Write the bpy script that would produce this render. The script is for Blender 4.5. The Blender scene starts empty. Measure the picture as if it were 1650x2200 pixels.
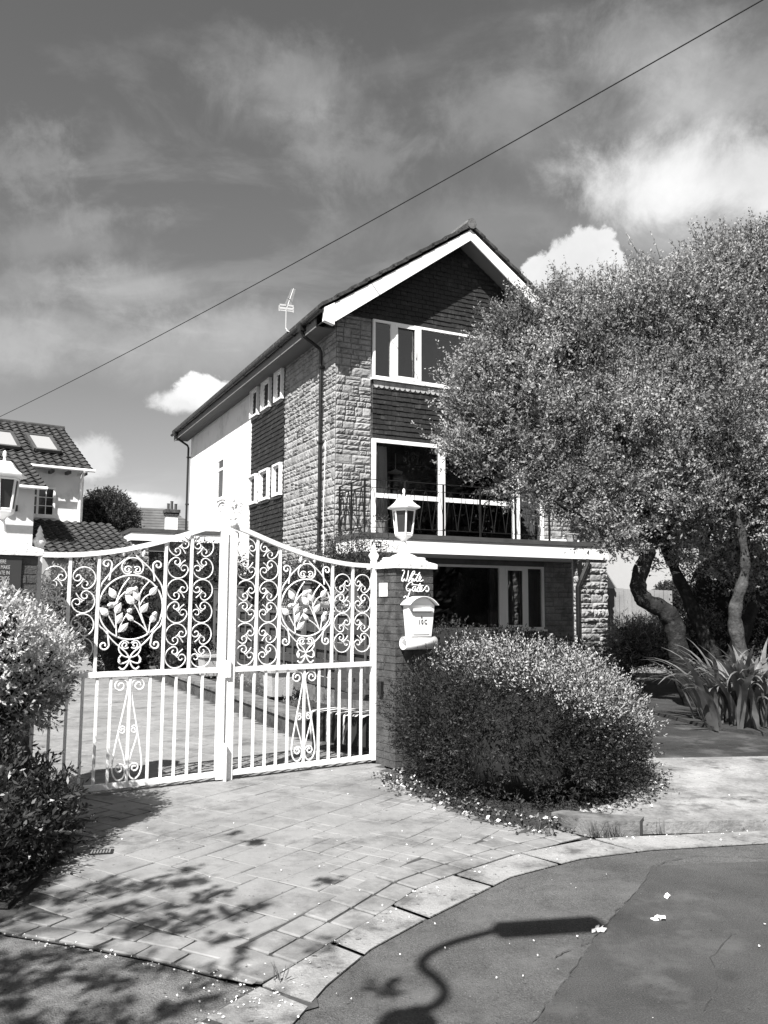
import bpy, math, random
import numpy as np
from mathutils import Vector, Matrix
rnd = random.Random(7)
rng = np.random.default_rng(7)
R_ = math.radians
sc = bpy.context.scene
col = sc.collection

# ------------------------------------------------------------------ camera
PITCH, ROLL, FPX, EYE = R_(6.345), R_(0.264), 1800.0, 1.65
_u = Vector((0, -math.sin(PITCH), math.cos(PITCH)))
CF = Vector((0, math.cos(PITCH), math.sin(PITCH)))
CR = Vector((1, 0, 0)) * math.cos(ROLL) + _u * math.sin(ROLL)
CU = Vector((-1, 0, 0)) * math.sin(ROLL) + _u * math.cos(ROLL)
CP = Vector((0, 0, EYE))
cam_d = bpy.data.cameras.new('camera')
cam_d.sensor_fit = 'VERTICAL'; cam_d.sensor_height = 36.0
cam_d.lens = 36.0 * FPX / 2200.0
cam_d.clip_start = 0.05; cam_d.clip_end = 2000
cam = bpy.data.objects.new('camera', cam_d); col.objects.link(cam)
cam.matrix_world = Matrix(((CR.x, CU.x, -CF.x, CP.x), (CR.y, CU.y, -CF.y, CP.y), (CR.z, CU.z, -CF.z, CP.z), (0, 0, 0, 1)))
sc.camera = cam
sc.render.resolution_x = 768; sc.render.resolution_y = 1024
sc.view_settings.view_transform = 'Standard'; sc.view_settings.look = 'None'
sc.view_settings.exposure = 1.2; sc.view_settings.gamma = 1.0
sc.view_settings.use_curve_mapping = False
try: sc.cycles.max_bounces = 5; sc.cycles.diffuse_bounces = 2; sc.cycles.transmission_bounces = 3; sc.cycles.glossy_bounces = 2; sc.cycles.transparent_max_bounces = 16
except Exception: pass

def ray(u, v): return CR * ((u - 825) / FPX) - CU * ((v - 1100) / FPX) + CF
def at(u, v, Y):                       # the point of the place at ground distance Y seen in direction (u, v)
    d = ray(u, v); return CP + d * (Y / d.y)
def G(u, v, z=0.0):
    d = ray(u, v); return CP + d * ((z - EYE) / d.z)

# house frame and gate frame
HYAW = R_(26.0); HO = Vector((-1.049, 17.624, 0))
HX = Vector((math.cos(HYAW), math.sin(HYAW), 0)); HY = Vector((-math.sin(HYAW), math.cos(HYAW), 0))
GYAW = R_(33.0); GO = Vector((-1.50, 8.12, 0))
GX = Vector((math.cos(GYAW), math.sin(GYAW), 0)); GY = Vector((-math.sin(GYAW), math.cos(GYAW), 0))
def H(x, y, z=0.0): return HO + HX * x + HY * y + Vector((0, 0, z))
def GW(u, w, z=0.0): return GO + GX * u + GY * w + Vector((0, 0, z))
def GP(px, py, w=0.0):                 # (u, z) in the gate plane pushed by w
    d = ray(px, py); P0 = GO + GY * w
    t = (P0 - CP).dot(GY) / d.dot(GY); q = CP + d * t - GO
    return q.dot(GX), q.z

# ------------------------------------------------------------------ light
SD = (HX * 1.08 + HY * 0.95 + Vector((0, 0, -1.72))).normalized()     # direction the sunlight travels
sun_d = bpy.data.lights.new('sun', 'SUN'); sun_d.energy = 4.9; sun_d.angle = R_(0.53); sun_d.color = (1.0, 0.985, 0.965)
sun = bpy.data.objects.new('sun', sun_d); col.objects.link(sun)
sun.rotation_euler = SD.to_track_quat('-Z', 'Y').to_euler(); sun.location = (-10, -20, 30)
elev = math.asin(-SD.z); azim = math.atan2(-SD.x, -SD.y)

W = bpy.data.worlds.new('World'); sc.world = W; W.use_nodes = True
nt = W.node_tree; N = nt.nodes; L = nt.links
for n in list(N): N.remove(n)
def wn(t, **k):
    n = N.new(t)
    for a, b in k.items(): setattr(n, a, b)
    return n
def wmath(op, a, b=None, clamp=False):
    n = wn('ShaderNodeMath', operation=op, use_clamp=clamp)
    for i, x in enumerate((a, b)):
        if x is None: continue
        if isinstance(x, (int, float)): n.inputs[i].default_value = x
        else: L.new(x, n.inputs[i])
    return n.outputs[0]
def smooth(x, a, b):
    n = wn('ShaderNodeMapRange', interpolation_type='SMOOTHSTEP'); L.new(x, n.inputs[0])
    n.inputs[1].default_value = a; n.inputs[2].default_value = b; n.inputs[3].default_value = 0; n.inputs[4].default_value = 1
    return n.outputs[0]
sky = wn('ShaderNodeTexSky', sky_type='NISHITA', sun_disc=False)
sky.sun_elevation = elev; sky.sun_rotation = azim; sky.air_density = 1.0; sky.dust_density = 0.6; sky.ozone_density = 1.5
sep = wn('ShaderNodeSeparateColor'); L.new(sky.outputs[0], sep.inputs[0])   # monochrome, as through a red filter
skyv = wmath('MULTIPLY', sep.outputs[0], 1.22)
tc = wn('ShaderNodeTexCoord'); DIR = tc.outputs['Generated']
sxyz = wn('ShaderNodeSeparateXYZ'); L.new(DIR, sxyz.inputs[0])
den = wmath('ADD', wmath('MAXIMUM', sxyz.outputs[2], 0.0), 0.18)
px_ = wmath('DIVIDE', sxyz.outputs[0], den); py_ = wmath('DIVIDE', sxyz.outputs[1], den)
cxy = wn('ShaderNodeCombineXYZ'); L.new(px_, cxy.inputs[0]); L.new(py_, cxy.inputs[1])
def noise(vec, scale, detail=6, rough=.55, dist=0.0, off=(0, 0, 0), sca=(1, 1, 1)):
    m = wn('ShaderNodeMapping'); L.new(vec, m.inputs[0]); m.inputs[1].default_value = off; m.inputs[3].default_value = sca
    n = wn('ShaderNodeTexNoise'); L.new(m.outputs[0], n.inputs['Vector'])
    n.inputs['Scale'].default_value = scale; n.inputs['Detail'].default_value = detail + 3
    n.inputs['Roughness'].default_value = rough; n.inputs['Distortion'].default_value = dist
    return n.outputs[0]
wisp = noise(cxy.outputs[0], 2.3, 9, .60, .7, (3.1, 1.7, 0), (1.0, 1.5, 1))
wisp2 = noise(cxy.outputs[0], .85, 4, .5, .3, (8.1, 4.2, 0))
low = smooth(sxyz.outputs[2], .95, .10)
wm = wmath('MULTIPLY', smooth(wisp, .49, .66), smooth(wisp2, .38, .56))
PUFF = {}
def blob(u, v, ru, rv, soft=.35, dens=1.0, amp=.9):
    ks = 30 if ru < 65 else 18 if ru < 115 else 9
    if ks not in PUFF: PUFF[ks] = noise(DIR, ks, 5, .66, .3, (ks % 7, ks % 5, 3))
    puff = PUFF[ks]
    c = ray(u, v).normalized()
    k = c.dot(CF)
    r = CR; up = (c.cross(r)).normalized() * -1
    vs = wn('ShaderNodeVectorMath', operation='SUBTRACT'); L.new(DIR, vs.inputs[0]); vs.inputs[1].default_value = c
    def comp(ax, rad):
        d = wn('ShaderNodeVectorMath', operation='DOT_PRODUCT'); L.new(vs.outputs[0], d.inputs[0]); d.inputs[1].default_value = ax
        return wmath('DIVIDE', d.outputs['Value'], rad / FPX * k)
    a = comp(r, ru); b = comp(up, rv)
    d2 = wmath('SQRT', wmath('ADD', wmath('MULTIPLY', a, a), wmath('MULTIPLY', b, b)))
    d3 = wmath('ADD', d2, wmath('MULTIPLY', wmath('SUBTRACT', puff, .5), amp * 2))
    fr = wn('ShaderNodeVectorMath', operation='DOT_PRODUCT'); L.new(DIR, fr.inputs[0]); fr.inputs[1].default_value = c
    front = wmath('GREATER_THAN', fr.outputs['Value'], 0.3)
    if dens < .5: dens *= .62
    return wmath('MULTIPLY', wmath('MULTIPLY', smooth(d3, 1 + soft, 1 - soft), dens), front)
blobs = [blob(1240, 575, 70, 78, .10, 1.0, .75), blob(1290, 585, 48, 85, .10, 1.0, .7), blob(1170, 605, 62, 52, .10, 1.0, .7), blob(1225, 640, 110, 50, .1, 1.0, .5), blob(430, 838, 48, 36, .16, 1.0, 1.0), blob(485, 850, 50, 30, .16, 1.0, 1.0), blob(420, 862, 75, 22, .4, .9, 1.2), blob(195, 985, 52, 42, .4, .6, 1.0),
         blob(270, 1078, 120, 24, .2, .9, .9), blob(80, 350, 60, 60, .9, .22, 2.2), blob(215, 465, 90, 25, .9, .25, 2.2),
         blob(1600, 390, 260, 75, .7, .75, 1.4), blob(1440, 430, 130, 45, .8, .6, 1.6), blob(1500, 510, 220, 40, .8, .45, 1.2), blob(1640, 170, 280, 110, .9, .22, 1.2), blob(660, 230, 150, 100, .9, .19, 2.6), blob(780, 340, 110, 60, .95, .20, 2.4), blob(620, 170, 110, 50, .9, .16, 2.4), blob(1100, 230, 130, 70, .95, .16, 2.4), blob(1400, 90, 120, 50, .9, .18, 2.4), blob(1560, 190, 140, 60, .9, .25, 2.0), blob(1450, 270, 130, 50, .9, .2, 2.2), blob(120, 520, 120, 30, .9, .22, 2.2), blob(270, 620, 100, 35, .9, .25, 2.0), blob(60, 610, 90, 30, .9, .2, 2.2), blob(380, 745, 420, 50, .9, .28, 1.6), blob(80, 720, 170, 50, .9, .3, 1.6), blob(1250, 240, 280, 130, .95, .10, 2.0),
         blob(320, 620, 130, 40, .9, .22, 1.8), blob(560, 700, 160, 36, .9, .25, 1.8), blob(1100, 480, 260, 50, .9, .16, 1.8)]
mask = wmath('MULTIPLY', wmath('MULTIPLY', wm, low), .15)
for b in blobs: mask = wmath('ADD', mask, wmath('MULTIPLY', wmath('SUBTRACT', 1.0, mask), b))
shade = wmath('ADD', wmath('MULTIPLY', smooth(noise(DIR, 6, 6, .6, 0, (5, 1, 2)), .3, .7), .25), .78)
cloudv = wmath('MULTIPLY', shade, 8.2)
mixv = wmath('ADD', wmath('MULTIPLY', skyv, wmath('SUBTRACT', 1.0, mask)), wmath('MULTIPLY', cloudv, mask))
comb = wn('ShaderNodeCombineColor')
for i in range(3): L.new(mixv, comb.inputs[i])
bg = wn('ShaderNodeBackground'); L.new(comb.outputs[0], bg.inputs[0]); bg.inputs[1].default_value = 0.057
wo = wn('ShaderNodeOutputWorld'); L.new(bg.outputs[0], wo.inputs[0])

# ------------------------------------------------------------------ materials
def mat(name, c, rough=.8, var=0.0, vs=3.0, bump=0.0, bs=40.0, spec=.3, var2=0.0, vs2=60.0, metal=0.0, nd=5):
    m = bpy.data.materials.new(name); m.use_nodes = True
    t = m.node_tree; b = t.nodes['Principled BSDF']
    b.inputs['Roughness'].default_value = rough; b.inputs['Specular IOR Level'].default_value = spec; b.inputs['Metallic'].default_value = metal
    b.inputs['Base Color'].default_value = (c, c, c, 1)
    co = t.nodes.new('ShaderNodeTexCoord')
    def nz(s, d=nd):
        n = t.nodes.new('ShaderNodeTexNoise'); n.inputs['Scale'].default_value = s; n.inputs['Detail'].default_value = d
        n.inputs['Roughness'].default_value = .6
        t.links.new(co.outputs['Object'], n.inputs['Vector']); return n.outputs[0]
    if var or var2:
        cur = None
        for v, s in ((var, vs), (var2, vs2)):
            if not v: continue
            mr = t.nodes.new('ShaderNodeMapRange'); t.links.new(nz(s), mr.inputs[0])
            mr.inputs[1].default_value = .3; mr.inputs[2].default_value = .7; mr.inputs[3].default_value = 1 - v; mr.inputs[4].default_value = 1 + v
            if cur is None: cur = mr.outputs[0]
            else:
                mm = t.nodes.new('ShaderNodeMath'); mm.operation = 'MULTIPLY'; t.links.new(cur, mm.inputs[0]); t.links.new(mr.outputs[0], mm.inputs[1]); cur = mm.outputs[0]
        mm = t.nodes.new('ShaderNodeMath'); mm.operation = 'MULTIPLY'; t.links.new(cur, mm.inputs[0]); mm.inputs[1].default_value = c
        cc = t.nodes.new('ShaderNodeCombineColor')
        for i in range(3): t.links.new(mm.outputs[0], cc.inputs[i])
        t.links.new(cc.outputs[0], b.inputs['Base Color'])
    if bump:
        bp = t.nodes.new('ShaderNodeBump'); bp.inputs['Strength'].default_value = bump; bp.inputs['Distance'].default_value = .02
        t.links.new(nz(bs, 6), bp.inputs['Height']); t.links.new(bp.outputs[0], b.inputs['Normal'])
    return m
def leafmat(name, c, trans=.3, var=.35, vs=1.2, rough=.55, spec=.25):
    m = mat(name, c, rough, var, vs, spec=spec, var2=.25, vs2=9, nd=1)
    t = m.node_tree; b = t.nodes['Principled BSDF']; out = t.nodes['Material Output']
    tr = t.nodes.new('ShaderNodeBsdfTranslucent'); mx = t.nodes.new('ShaderNodeMixShader'); mx.inputs[0].default_value = trans
    lk = b.inputs['Base Color'].links[0].from_socket; t.links.new(lk, tr.inputs[0])
    t.links.new(b.outputs[0], mx.inputs[1]); t.links.new(tr.outputs[0], mx.inputs[2]); t.links.new(mx.outputs[0], out.inputs[0])
    return m
def glassmat(name, tint=.75, boost=1.0, rough=.01):
    m = bpy.data.materials.new(name); m.use_nodes = True; t = m.node_tree
    for n in list(t.nodes): t.nodes.remove(n)
    o = t.nodes.new('ShaderNodeOutputMaterial'); tr = t.nodes.new('ShaderNodeBsdfTransparent'); tr.inputs[0].default_value = (tint, tint, tint, 1)
    g = t.nodes.new('ShaderNodeBsdfGlossy'); g.inputs['Roughness'].default_value = rough
    fr = t.nodes.new('ShaderNodeFresnel'); fr.inputs[0].default_value = 1.5
    mu = t.nodes.new('ShaderNodeMath'); mu.operation = 'MULTIPLY'; mu.inputs[1].default_value = boost; mu.use_clamp = True
    mx = t.nodes.new('ShaderNodeMixShader'); t.links.new(fr.outputs[0], mu.inputs[0]); t.links.new(mu.outputs[0], mx.inputs[0])
    t.links.new(tr.outputs[0], mx.inputs[1]); t.links.new(g.outputs[0], mx.inputs[2]); t.links.new(mx.outputs[0], o.inputs[0])
    return m
M = dict(
    white=mat('white_paint', .84, .45, .03, 2, .05, 60), gate=mat('gate_paint', .80, .4, .06, 9, .25, 90, spec=.4, var2=.12, vs2=45),
    upvc=mat('white_frame', .86, .35), render=mat('white_render', .80, .9, .05, .8, .25, 120), rendergrey=mat('grey_render', .38, .9, .06, .7, .2, 100),
    stone=mat('rock_faced_stone', .285, .95, .22, 2.2, .9, 22, .15, var2=.16, vs2=30), mortar=mat('mortar', .17, .95, .2, 4, .5, 60),
    tilehang=mat('hung_slate', .019, .55, .30, 1.6, .35, 50, .35, var2=.15, vs2=12), rooftile=mat('concrete_roof_tile', .040, .85, .3, 1.5, .6, 60, .2, var2=.25, vs2=25),
    ridge=mat('lichened_ridge', .12, .9, .45, 9, .8, 30), lichen=mat('scallop_tile', .38, .9, .35, 6, .4, 50),
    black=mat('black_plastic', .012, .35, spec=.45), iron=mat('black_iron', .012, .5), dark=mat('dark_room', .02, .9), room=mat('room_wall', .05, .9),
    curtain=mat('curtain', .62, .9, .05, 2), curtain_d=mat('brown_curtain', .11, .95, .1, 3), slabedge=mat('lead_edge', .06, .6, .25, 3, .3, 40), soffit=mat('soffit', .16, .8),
    brick=mat('dark_brick', .075, .85, .35, 9, .5, 90, .2, var2=.22, vs2=40), brickm=mat('brick_mortar', .11, .95, .5, 14, .4, 90), cap=mat('painted_cap', .72, .8, .12, 7, .5, 40, var2=.08, vs2=60),
    paver=mat('stamped_concrete', .20, .75, .20, 1.1, .35, 14, .25, var2=.14, vs2=7), joint=mat('paver_joint', .055, .95, .3, 8, .4, 80),
    paveedge=mat('edging_block', .205, .75, .24, 2.0, .35, 16, .25, var2=.12, vs2=9), channel=mat('channel_concrete', .25, .9, .26, 3, .5, 60, .1, var2=.14, vs2=90),
    asphalt=mat('road_asphalt', .112, .9, .34, 1.1, .9, 150, .15, var2=.42, vs2=120), asphalt_d=mat('drive_asphalt', .045, .9, .28, 1.2, .8, 120, .15, var2=.3, vs2=90),
    footway=mat('footway_asphalt', .15, .95, .25, 3.0, .9, 130, .1, var2=.4, vs2=110), apron=mat('brushed_concrete', .21, .9, .30, 1.8, .5, 40, .1, var2=.18, vs2=30),
    soil=mat('soil', .035, .95, .4, 5, .9, 40), ground=mat('ground', .05, .95, .35, .4, .6, 20), kerb=mat('kerb_concrete', .15, .9, .25, 4, .6, 40),
    fence=mat('fence_boards', .05, .85, .3, 2.2, .4, 30, .15, var2=.15, vs2=25), fencel=mat('pale_fence', .22, .85, .2, 2.5, .3, 30), post=mat('fence_post', .085, .85, .2, 5, .3, 40),
    box=mat('letterbox_enamel', .86, .28, spec=.5), boxdk=mat('letterbox_shadowline', .25, .5), ink=mat('dark_lettering', .015, .6), gold=mat('small_badge', .10, .5),
    lampglass=mat('lamp_smoked_pane', .03, .25, .1, 3, spec=.6), lampw=mat('lamp_white', .80, .3, spec=.5), metal=mat('galvanised', .35, .4, metal=.6), alu=mat('aluminium', .42, .4), sign=mat('sign_plate', .035, .4, spec=.5), signtxt=mat('sign_letter', .42, .6),
    bark=mat('tree_bark', .018, .95, .45, 4, 1.0, 25, .15, var2=.3, vs2=18), barkl=mat('pale_bark', .05, .95, .5, 5, 1.0, 25, .15, var2=.3, vs2=20),
    leaf=leafmat('tree_leaf', .27, .25, .4, .8), leafd=leafmat('hedge_leaf', .05, .25), leafm=leafmat('shrub_leaf', .18, .3), leafv=leafmat('variegated_leaf', .62, .3, .4, 2.5),
    heath=leafmat('heather_leaf', .022, .10, .35, 3), heathf=leafmat('heather_flower', .45, .3, .25, 6), iris=leafmat('strap_leaf', .15, .25, .25, 3, .4, .4), dryleaf=leafmat('fallen_leaf', .20, .1, .5, 12), petal=mat('petal', .75, .8), leafn=leafmat('near_shrub_leaf', .05, .25, .5, 4, .4, .5),
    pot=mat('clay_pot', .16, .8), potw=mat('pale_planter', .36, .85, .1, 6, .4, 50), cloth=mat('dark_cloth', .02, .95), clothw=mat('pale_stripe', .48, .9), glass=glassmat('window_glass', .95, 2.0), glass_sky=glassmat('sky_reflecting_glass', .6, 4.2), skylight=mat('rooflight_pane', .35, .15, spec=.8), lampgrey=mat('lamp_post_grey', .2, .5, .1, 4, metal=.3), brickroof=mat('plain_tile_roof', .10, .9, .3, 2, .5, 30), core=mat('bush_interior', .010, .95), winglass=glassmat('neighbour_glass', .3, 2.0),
)
def worn(m, c2, scale, lo, hi, seed=0.0):
    t = m.node_tree; b = t.nodes['Principled BSDF']; co = t.nodes.new('ShaderNodeTexCoord'); mp = t.nodes.new('ShaderNodeMapping'); mp.inputs[1].default_value = (seed, seed * 2, 0)
    n = t.nodes.new('ShaderNodeTexNoise'); n.inputs['Scale'].default_value = scale; n.inputs['Detail'].default_value = 8; n.inputs['Roughness'].default_value = .7
    t.links.new(co.outputs['Object'], mp.inputs[0]); t.links.new(mp.outputs[0], n.inputs['Vector'])
    mr = t.nodes.new('ShaderNodeMapRange'); t.links.new(n.outputs[0], mr.inputs[0]); mr.inputs[1].default_value = lo; mr.inputs[2].default_value = hi
    mx = t.nodes.new('ShaderNodeMixRGB'); t.links.new(mr.outputs[0], mx.inputs[0]); mx.inputs[2].default_value = (c2, c2, c2, 1)
    lk = b.inputs['Base Color'].links
    if lk: t.links.new(lk[0].from_socket, mx.inputs[1])
    else: mx.inputs[1].default_value = b.inputs['Base Color'].default_value
    t.links.new(mx.outputs[0], b.inputs['Base Color']); return m
worn(M['asphalt'], .16, 1.5, .50, .68, 1); worn(M['asphalt'], .07, 2.1, .56, .74, 5); worn(M['asphalt'], .34, 60, .64, .68, 3); worn(M['asphalt'], .03, 45, .62, .67, 33)
worn(M['asphalt_d'], .12, 2.2, .50, .68, 2); worn(M['asphalt_d'], .02, 6, .54, .68, 4); worn(M['asphalt_d'], .30, 30, .66, .70, 34); worn(M['footway'], .24, 9, .48, .66, 3); worn(M['footway'], .04, 30, .60, .66, 35)
worn(M['paver'], .105, 2.4, .50, .66, 6); worn(M['paver'], .23, 1.1, .48, .64, 7); worn(M['paver'], .05, 22, .62, .67, 8); worn(M['paveedge'], .10, 3.0, .47, .66, 9)
worn(M['channel'], .10, 3, .48, .64, 10); worn(M['channel'], .28, 2.0, .50, .66, 11); worn(M['channel'], .05, 18, .60, .66, 36); worn(M['apron'], .34, 1.5, .46, .64, 12); worn(M['apron'], .08, 2.6, .52, .68, 13); worn(M['apron'], .06, 24, .61, .66, 37); worn(M['kerb'], .06, 5, .47, .64, 14)
worn(M['gate'], .33, 34, .62, .68, 15); worn(M['cap'], .22, 22, .56, .64, 16); worn(M['rooftile'], .10, 7, .52, .66, 17); worn(M['render'], .55, 1.2, .5, .7, 18); worn(M['tilehang'], .055, 5, .54, .68, 19); worn(M['stone'], .17, 2.4, .50, .66, 20); worn(M['bark'], .045, 9, .52, .64, 38); worn(M['brick'], .035, 7, .50, .62, 39)
M['road_patch'] = worn(worn(worn(mat('road_patch_asphalt', .082, .9, .32, 1.3, .9, 160, .15, var2=.42, vs2=130), .14, 1.7, .51, .68, 21), .32, 60, .65, .69, 22), .03, 40, .62, .67, 23)
# ------------------------------------------------------------------ mesh helpers
class MB:
    def __init__(s): s.v = []; s.f = []; s.m = []; s.mi = 0
    def add(s, vs, fs):
        o = len(s.v); s.v += [tuple(p) for p in vs]; s.f += [tuple(i + o for i in f) for f in fs]; s.m += [s.mi] * len(fs)
    def hexa(s, p):        # 8 points: bottom 4 ccw, top 4 ccw
        s.add(p, [(3, 2, 1, 0), (4, 5, 6, 7), (0, 1, 5, 4), (1, 2, 6, 5), (2, 3, 7, 6), (3, 0, 4, 7)])
    def box(s, x0, x1, y0, y1, z0, z1):
        s.hexa([(x0, y0, z0), (x1, y0, z0), (x1, y1, z0), (x0, y1, z0), (x0, y0, z1), (x1, y0, z1), (x1, y1, z1), (x0, y1, z1)])
    def obox(s, c, ax, ay, az):   # centre and half-axis vectors
        c = Vector(c); P = []
        for k in (-1, 1):
            for i, j in ((-1, -1), (1, -1), (1, 1), (-1, 1)): P.append(c + ax * i + ay * j + az * k)
        s.hexa(P)
    def bar(s, a, b, w, t, up=(0, 0, 1)):
        a = Vector(a); b = Vector(b); d = b - a; az = d * .5; ax = d.cross(Vector(up))
        if ax.length < 1e-6: ax = d.cross(Vector((0, 1, 0)))
        ax = ax.normalized() * (w / 2); ay = ax.cross(d).normalized() * (t / 2)
        s.obox((a + b) / 2, ax, ay, az)
    def tube(s, pts, r, n=6, cap=True):
        pts = [Vector(p) for p in pts]
        if len(pts) < 2: return
        if not hasattr(r, '__len__'): r = [r] * len(pts)
        vs = []; ref = None
        for i, p in enumerate(pts):
            t = (pts[min(i + 1, len(pts) - 1)] - pts[max(i - 1, 0)])
            if t.length < 1e-9: t = Vector((0, 0, 1))
            t.normalize()
            if ref is None:
                ref = Vector((0, 0, 1)) if abs(t.z) < .9 else Vector((0, 1, 0))
                ref = (ref - t * ref.dot(t)).normalized()
            else:
                q = ref - t * ref.dot(t)
                if q.length > 1e-6: ref = q.normalized()
            b = t.cross(ref)
            for k in range(n):
                a = 2 * math.pi * k / n + math.pi / n
                vs.append(p + ref * (math.cos(a) * r[i]) + b * (math.sin(a) * r[i]))
        fs = []
        for i in range(len(pts) - 1):
            for k in range(n):
                k2 = (k + 1) % n; fs.append((i * n + k, i * n + k2, (i + 1) * n + k2, (i + 1) * n + k))
        if cap: fs.append(tuple(range(n - 1, -1, -1))); fs.append(tuple((len(pts) - 1) * n + k for k in range(n)))
        s.add(vs, fs)
    def lathe(s, prof, c=(0, 0, 0), n=16, ph=0.0, sq=False):   # prof: (r, z)
        vs = []; fs = []
        for r, z in prof:
            for k in range(n):
                a = 2 * math.pi * k / n + ph; vs.append((c[0] + r * math.cos(a), c[1] + r * math.sin(a), c[2] + z))
        for i in range(len(prof) - 1):
            for k in range(n):
                k2 = (k + 1) % n; fs.append((i * n + k, i * n + k2, (i + 1) * n + k2, (i + 1) * n + k))
        fs.append(tuple(range(n - 1, -1, -1))); fs.append(tuple((len(prof) - 1) * n + k for k in range(n)))
        s.add(vs, fs)
    def poly(s, pts, z): s.add([(p[0], p[1], z) for p in pts], [tuple(range(len(pts)))])
    def prism(s, pts, z0, z1):
        n = len(pts)
        ar = sum(pts[i][0] * pts[(i + 1) % n][1] - pts[(i + 1) % n][0] * pts[i][1] for i in range(n))
        if ar < 0: pts = pts[::-1]
        s.add([(p[0], p[1], z0) for p in pts] + [(p[0], p[1], z1) for p in pts],
              [tuple(range(n - 1, -1, -1)), tuple(range(n, 2 * n))] + [(i, (i + 1) % n, n + (i + 1) % n, n + i) for i in range(n)])
    def build(s, name, m, parent=None, smooth=False, loc=None, rz=0):
        me = bpy.data.meshes.new(name); me.from_pydata(s.v, [], s.f)
        for q in (m if isinstance(m, (list, tuple)) else [m]): me.materials.append(q)
        if len(me.materials) > 1: me.polygons.foreach_set('material_index', s.m)
        if smooth: me.polygons.foreach_set('use_smooth', [True] * len(me.polygons))
        me.update()
        return link(name, me, parent, loc, rz)
def link(name, me, parent=None, loc=None, rz=0):
    o = bpy.data.objects.new(name, me); col.objects.link(o)
    if parent is not None: o.parent = parent
    if loc is not None: o.location = loc
    if rz: o.rotation_euler = (0, 0, rz)
    return o
def tag(o, label=None, cat=None, group=None, kind=None):
    if label: o['label'] = label
    if cat: o['category'] = cat
    if group: o['group'] = group
    if kind: o['kind'] = kind
    return o
def thing(name, label, cat, loc=(0, 0, 0), rz=0, group=None):
    o = bpy.data.objects.new(name, None); col.objects.link(o); o.location = loc; o.rotation_euler = (0, 0, rz); o.empty_display_size = .1
    return tag(o, label, cat, group)
def copy_tree(o, parent=None):
    c = o.copy(); col.objects.link(c); c.parent = parent
    for ch in list(o.children): copy_tree(ch, c)
    return c
def struct(o): o['kind'] = 'structure'; return o

def leafmesh(name, C, D, ln, wd, m, parent=None, fold=.25, mi=None):
    """C centres (n,3), D leaf directions (n,3), ln/wd sizes (n,) -> one mesh of small folded leaves"""
    n = len(C); D = D / (np.linalg.norm(D, axis=1, keepdims=True) + 1e-9)
    rv = rng.normal(size=(n, 3)); B = np.cross(D, rv); B /= (np.linalg.norm(B, axis=1, keepdims=True) + 1e-9); Nn = np.cross(D, B)
    ln = np.broadcast_to(ln, (n,))[:, None]; wd = np.broadcast_to(wd, (n,))[:, None]
    V = np.empty((n, 4, 3)); V[:, 0] = C; V[:, 1] = C + D * ln * .45 + B * wd * .5 + Nn * wd * fold
    V[:, 2] = C + D * ln; V[:, 3] = C + D * ln * .45 - B * wd * .5 + Nn * wd * fold
    me = bpy.data.meshes.new(name); me.vertices.add(n * 4); me.vertices.foreach_set('co', V.reshape(-1))
    me.loops.add(n * 4); me.loops.foreach_set('vertex_index', np.arange(n * 4, dtype=np.int32))
    me.polygons.add(n); me.polygons.foreach_set('loop_start', np.arange(0, n * 4, 4, dtype=np.int32))
    try: me.polygons.foreach_set('loop_total', np.full(n, 4, dtype=np.int32))
    except Exception: pass
    for q in (m if isinstance(m, (list, tuple)) else [m]): me.materials.append(q)
    if mi is not None: me.polygons.foreach_set('material_index', mi.astype(np.int32))
    me.update(calc_edges=True); me.validate()
    return link(name, me, parent)
def vnoise(P, s, seed=0):      # cheap smooth noise on points
    r = np.random.default_rng(seed); out = np.zeros(len(P))
    for k in range(5):
        w = r.normal(size=3) * s * (1 + .5 * k); out += np.sin(P @ w + r.uniform(0, 6.28)) / (1 + .4 * k)
    return out / 2.5
def text(name, body, size, m, parent, loc, rot, align='CENTER', ext=.002, sx=1.0, off=0.0):
    cu = bpy.data.curves.new(name, 'FONT'); cu.body = body; cu.size = size; cu.extrude = ext; cu.offset = off; cu.align_x = align
    o = bpy.data.objects.new(name, cu); col.objects.link(o); bpy.context.view_layer.update()
    me = bpy.data.meshes.new_from_object(o.evaluated_get(bpy.context.evaluated_depsgraph_get()))
    col.objects.unlink(o); bpy.data.objects.remove(o); bpy.data.curves.remove(cu)
    me.materials.clear(); me.materials.append(m)
    for v in me.vertices: v.co.x *= sx
    q = link(name, me, parent, loc); q.rotation_euler = rot; return q
def pip(x, y, poly):
    c = False; j = len(poly) - 1
    for i in range(len(poly)):
        xi, yi = poly[i][:2]; xj, yj = poly[j][:2]
        if (yi > y) != (yj > y) and x < (xj - xi) * (y - yi) / (yj - yi) + xi: c = not c
        j = i
    return c
def pdist(x, y, poly):
    m = 9
    for i in range(len(poly)):
        a = poly[i]; b = poly[(i + 1) % len(poly)]; dx, dy = b[0] - a[0], b[1] - a[1]
        t = max(0, min(1, ((x - a[0]) * dx + (y - a[1]) * dy) / (dx * dx + dy * dy + 1e-9)))
        m = min(m, math.hypot(x - a[0] - t * dx, y - a[1] - t * dy))
    return m

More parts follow.
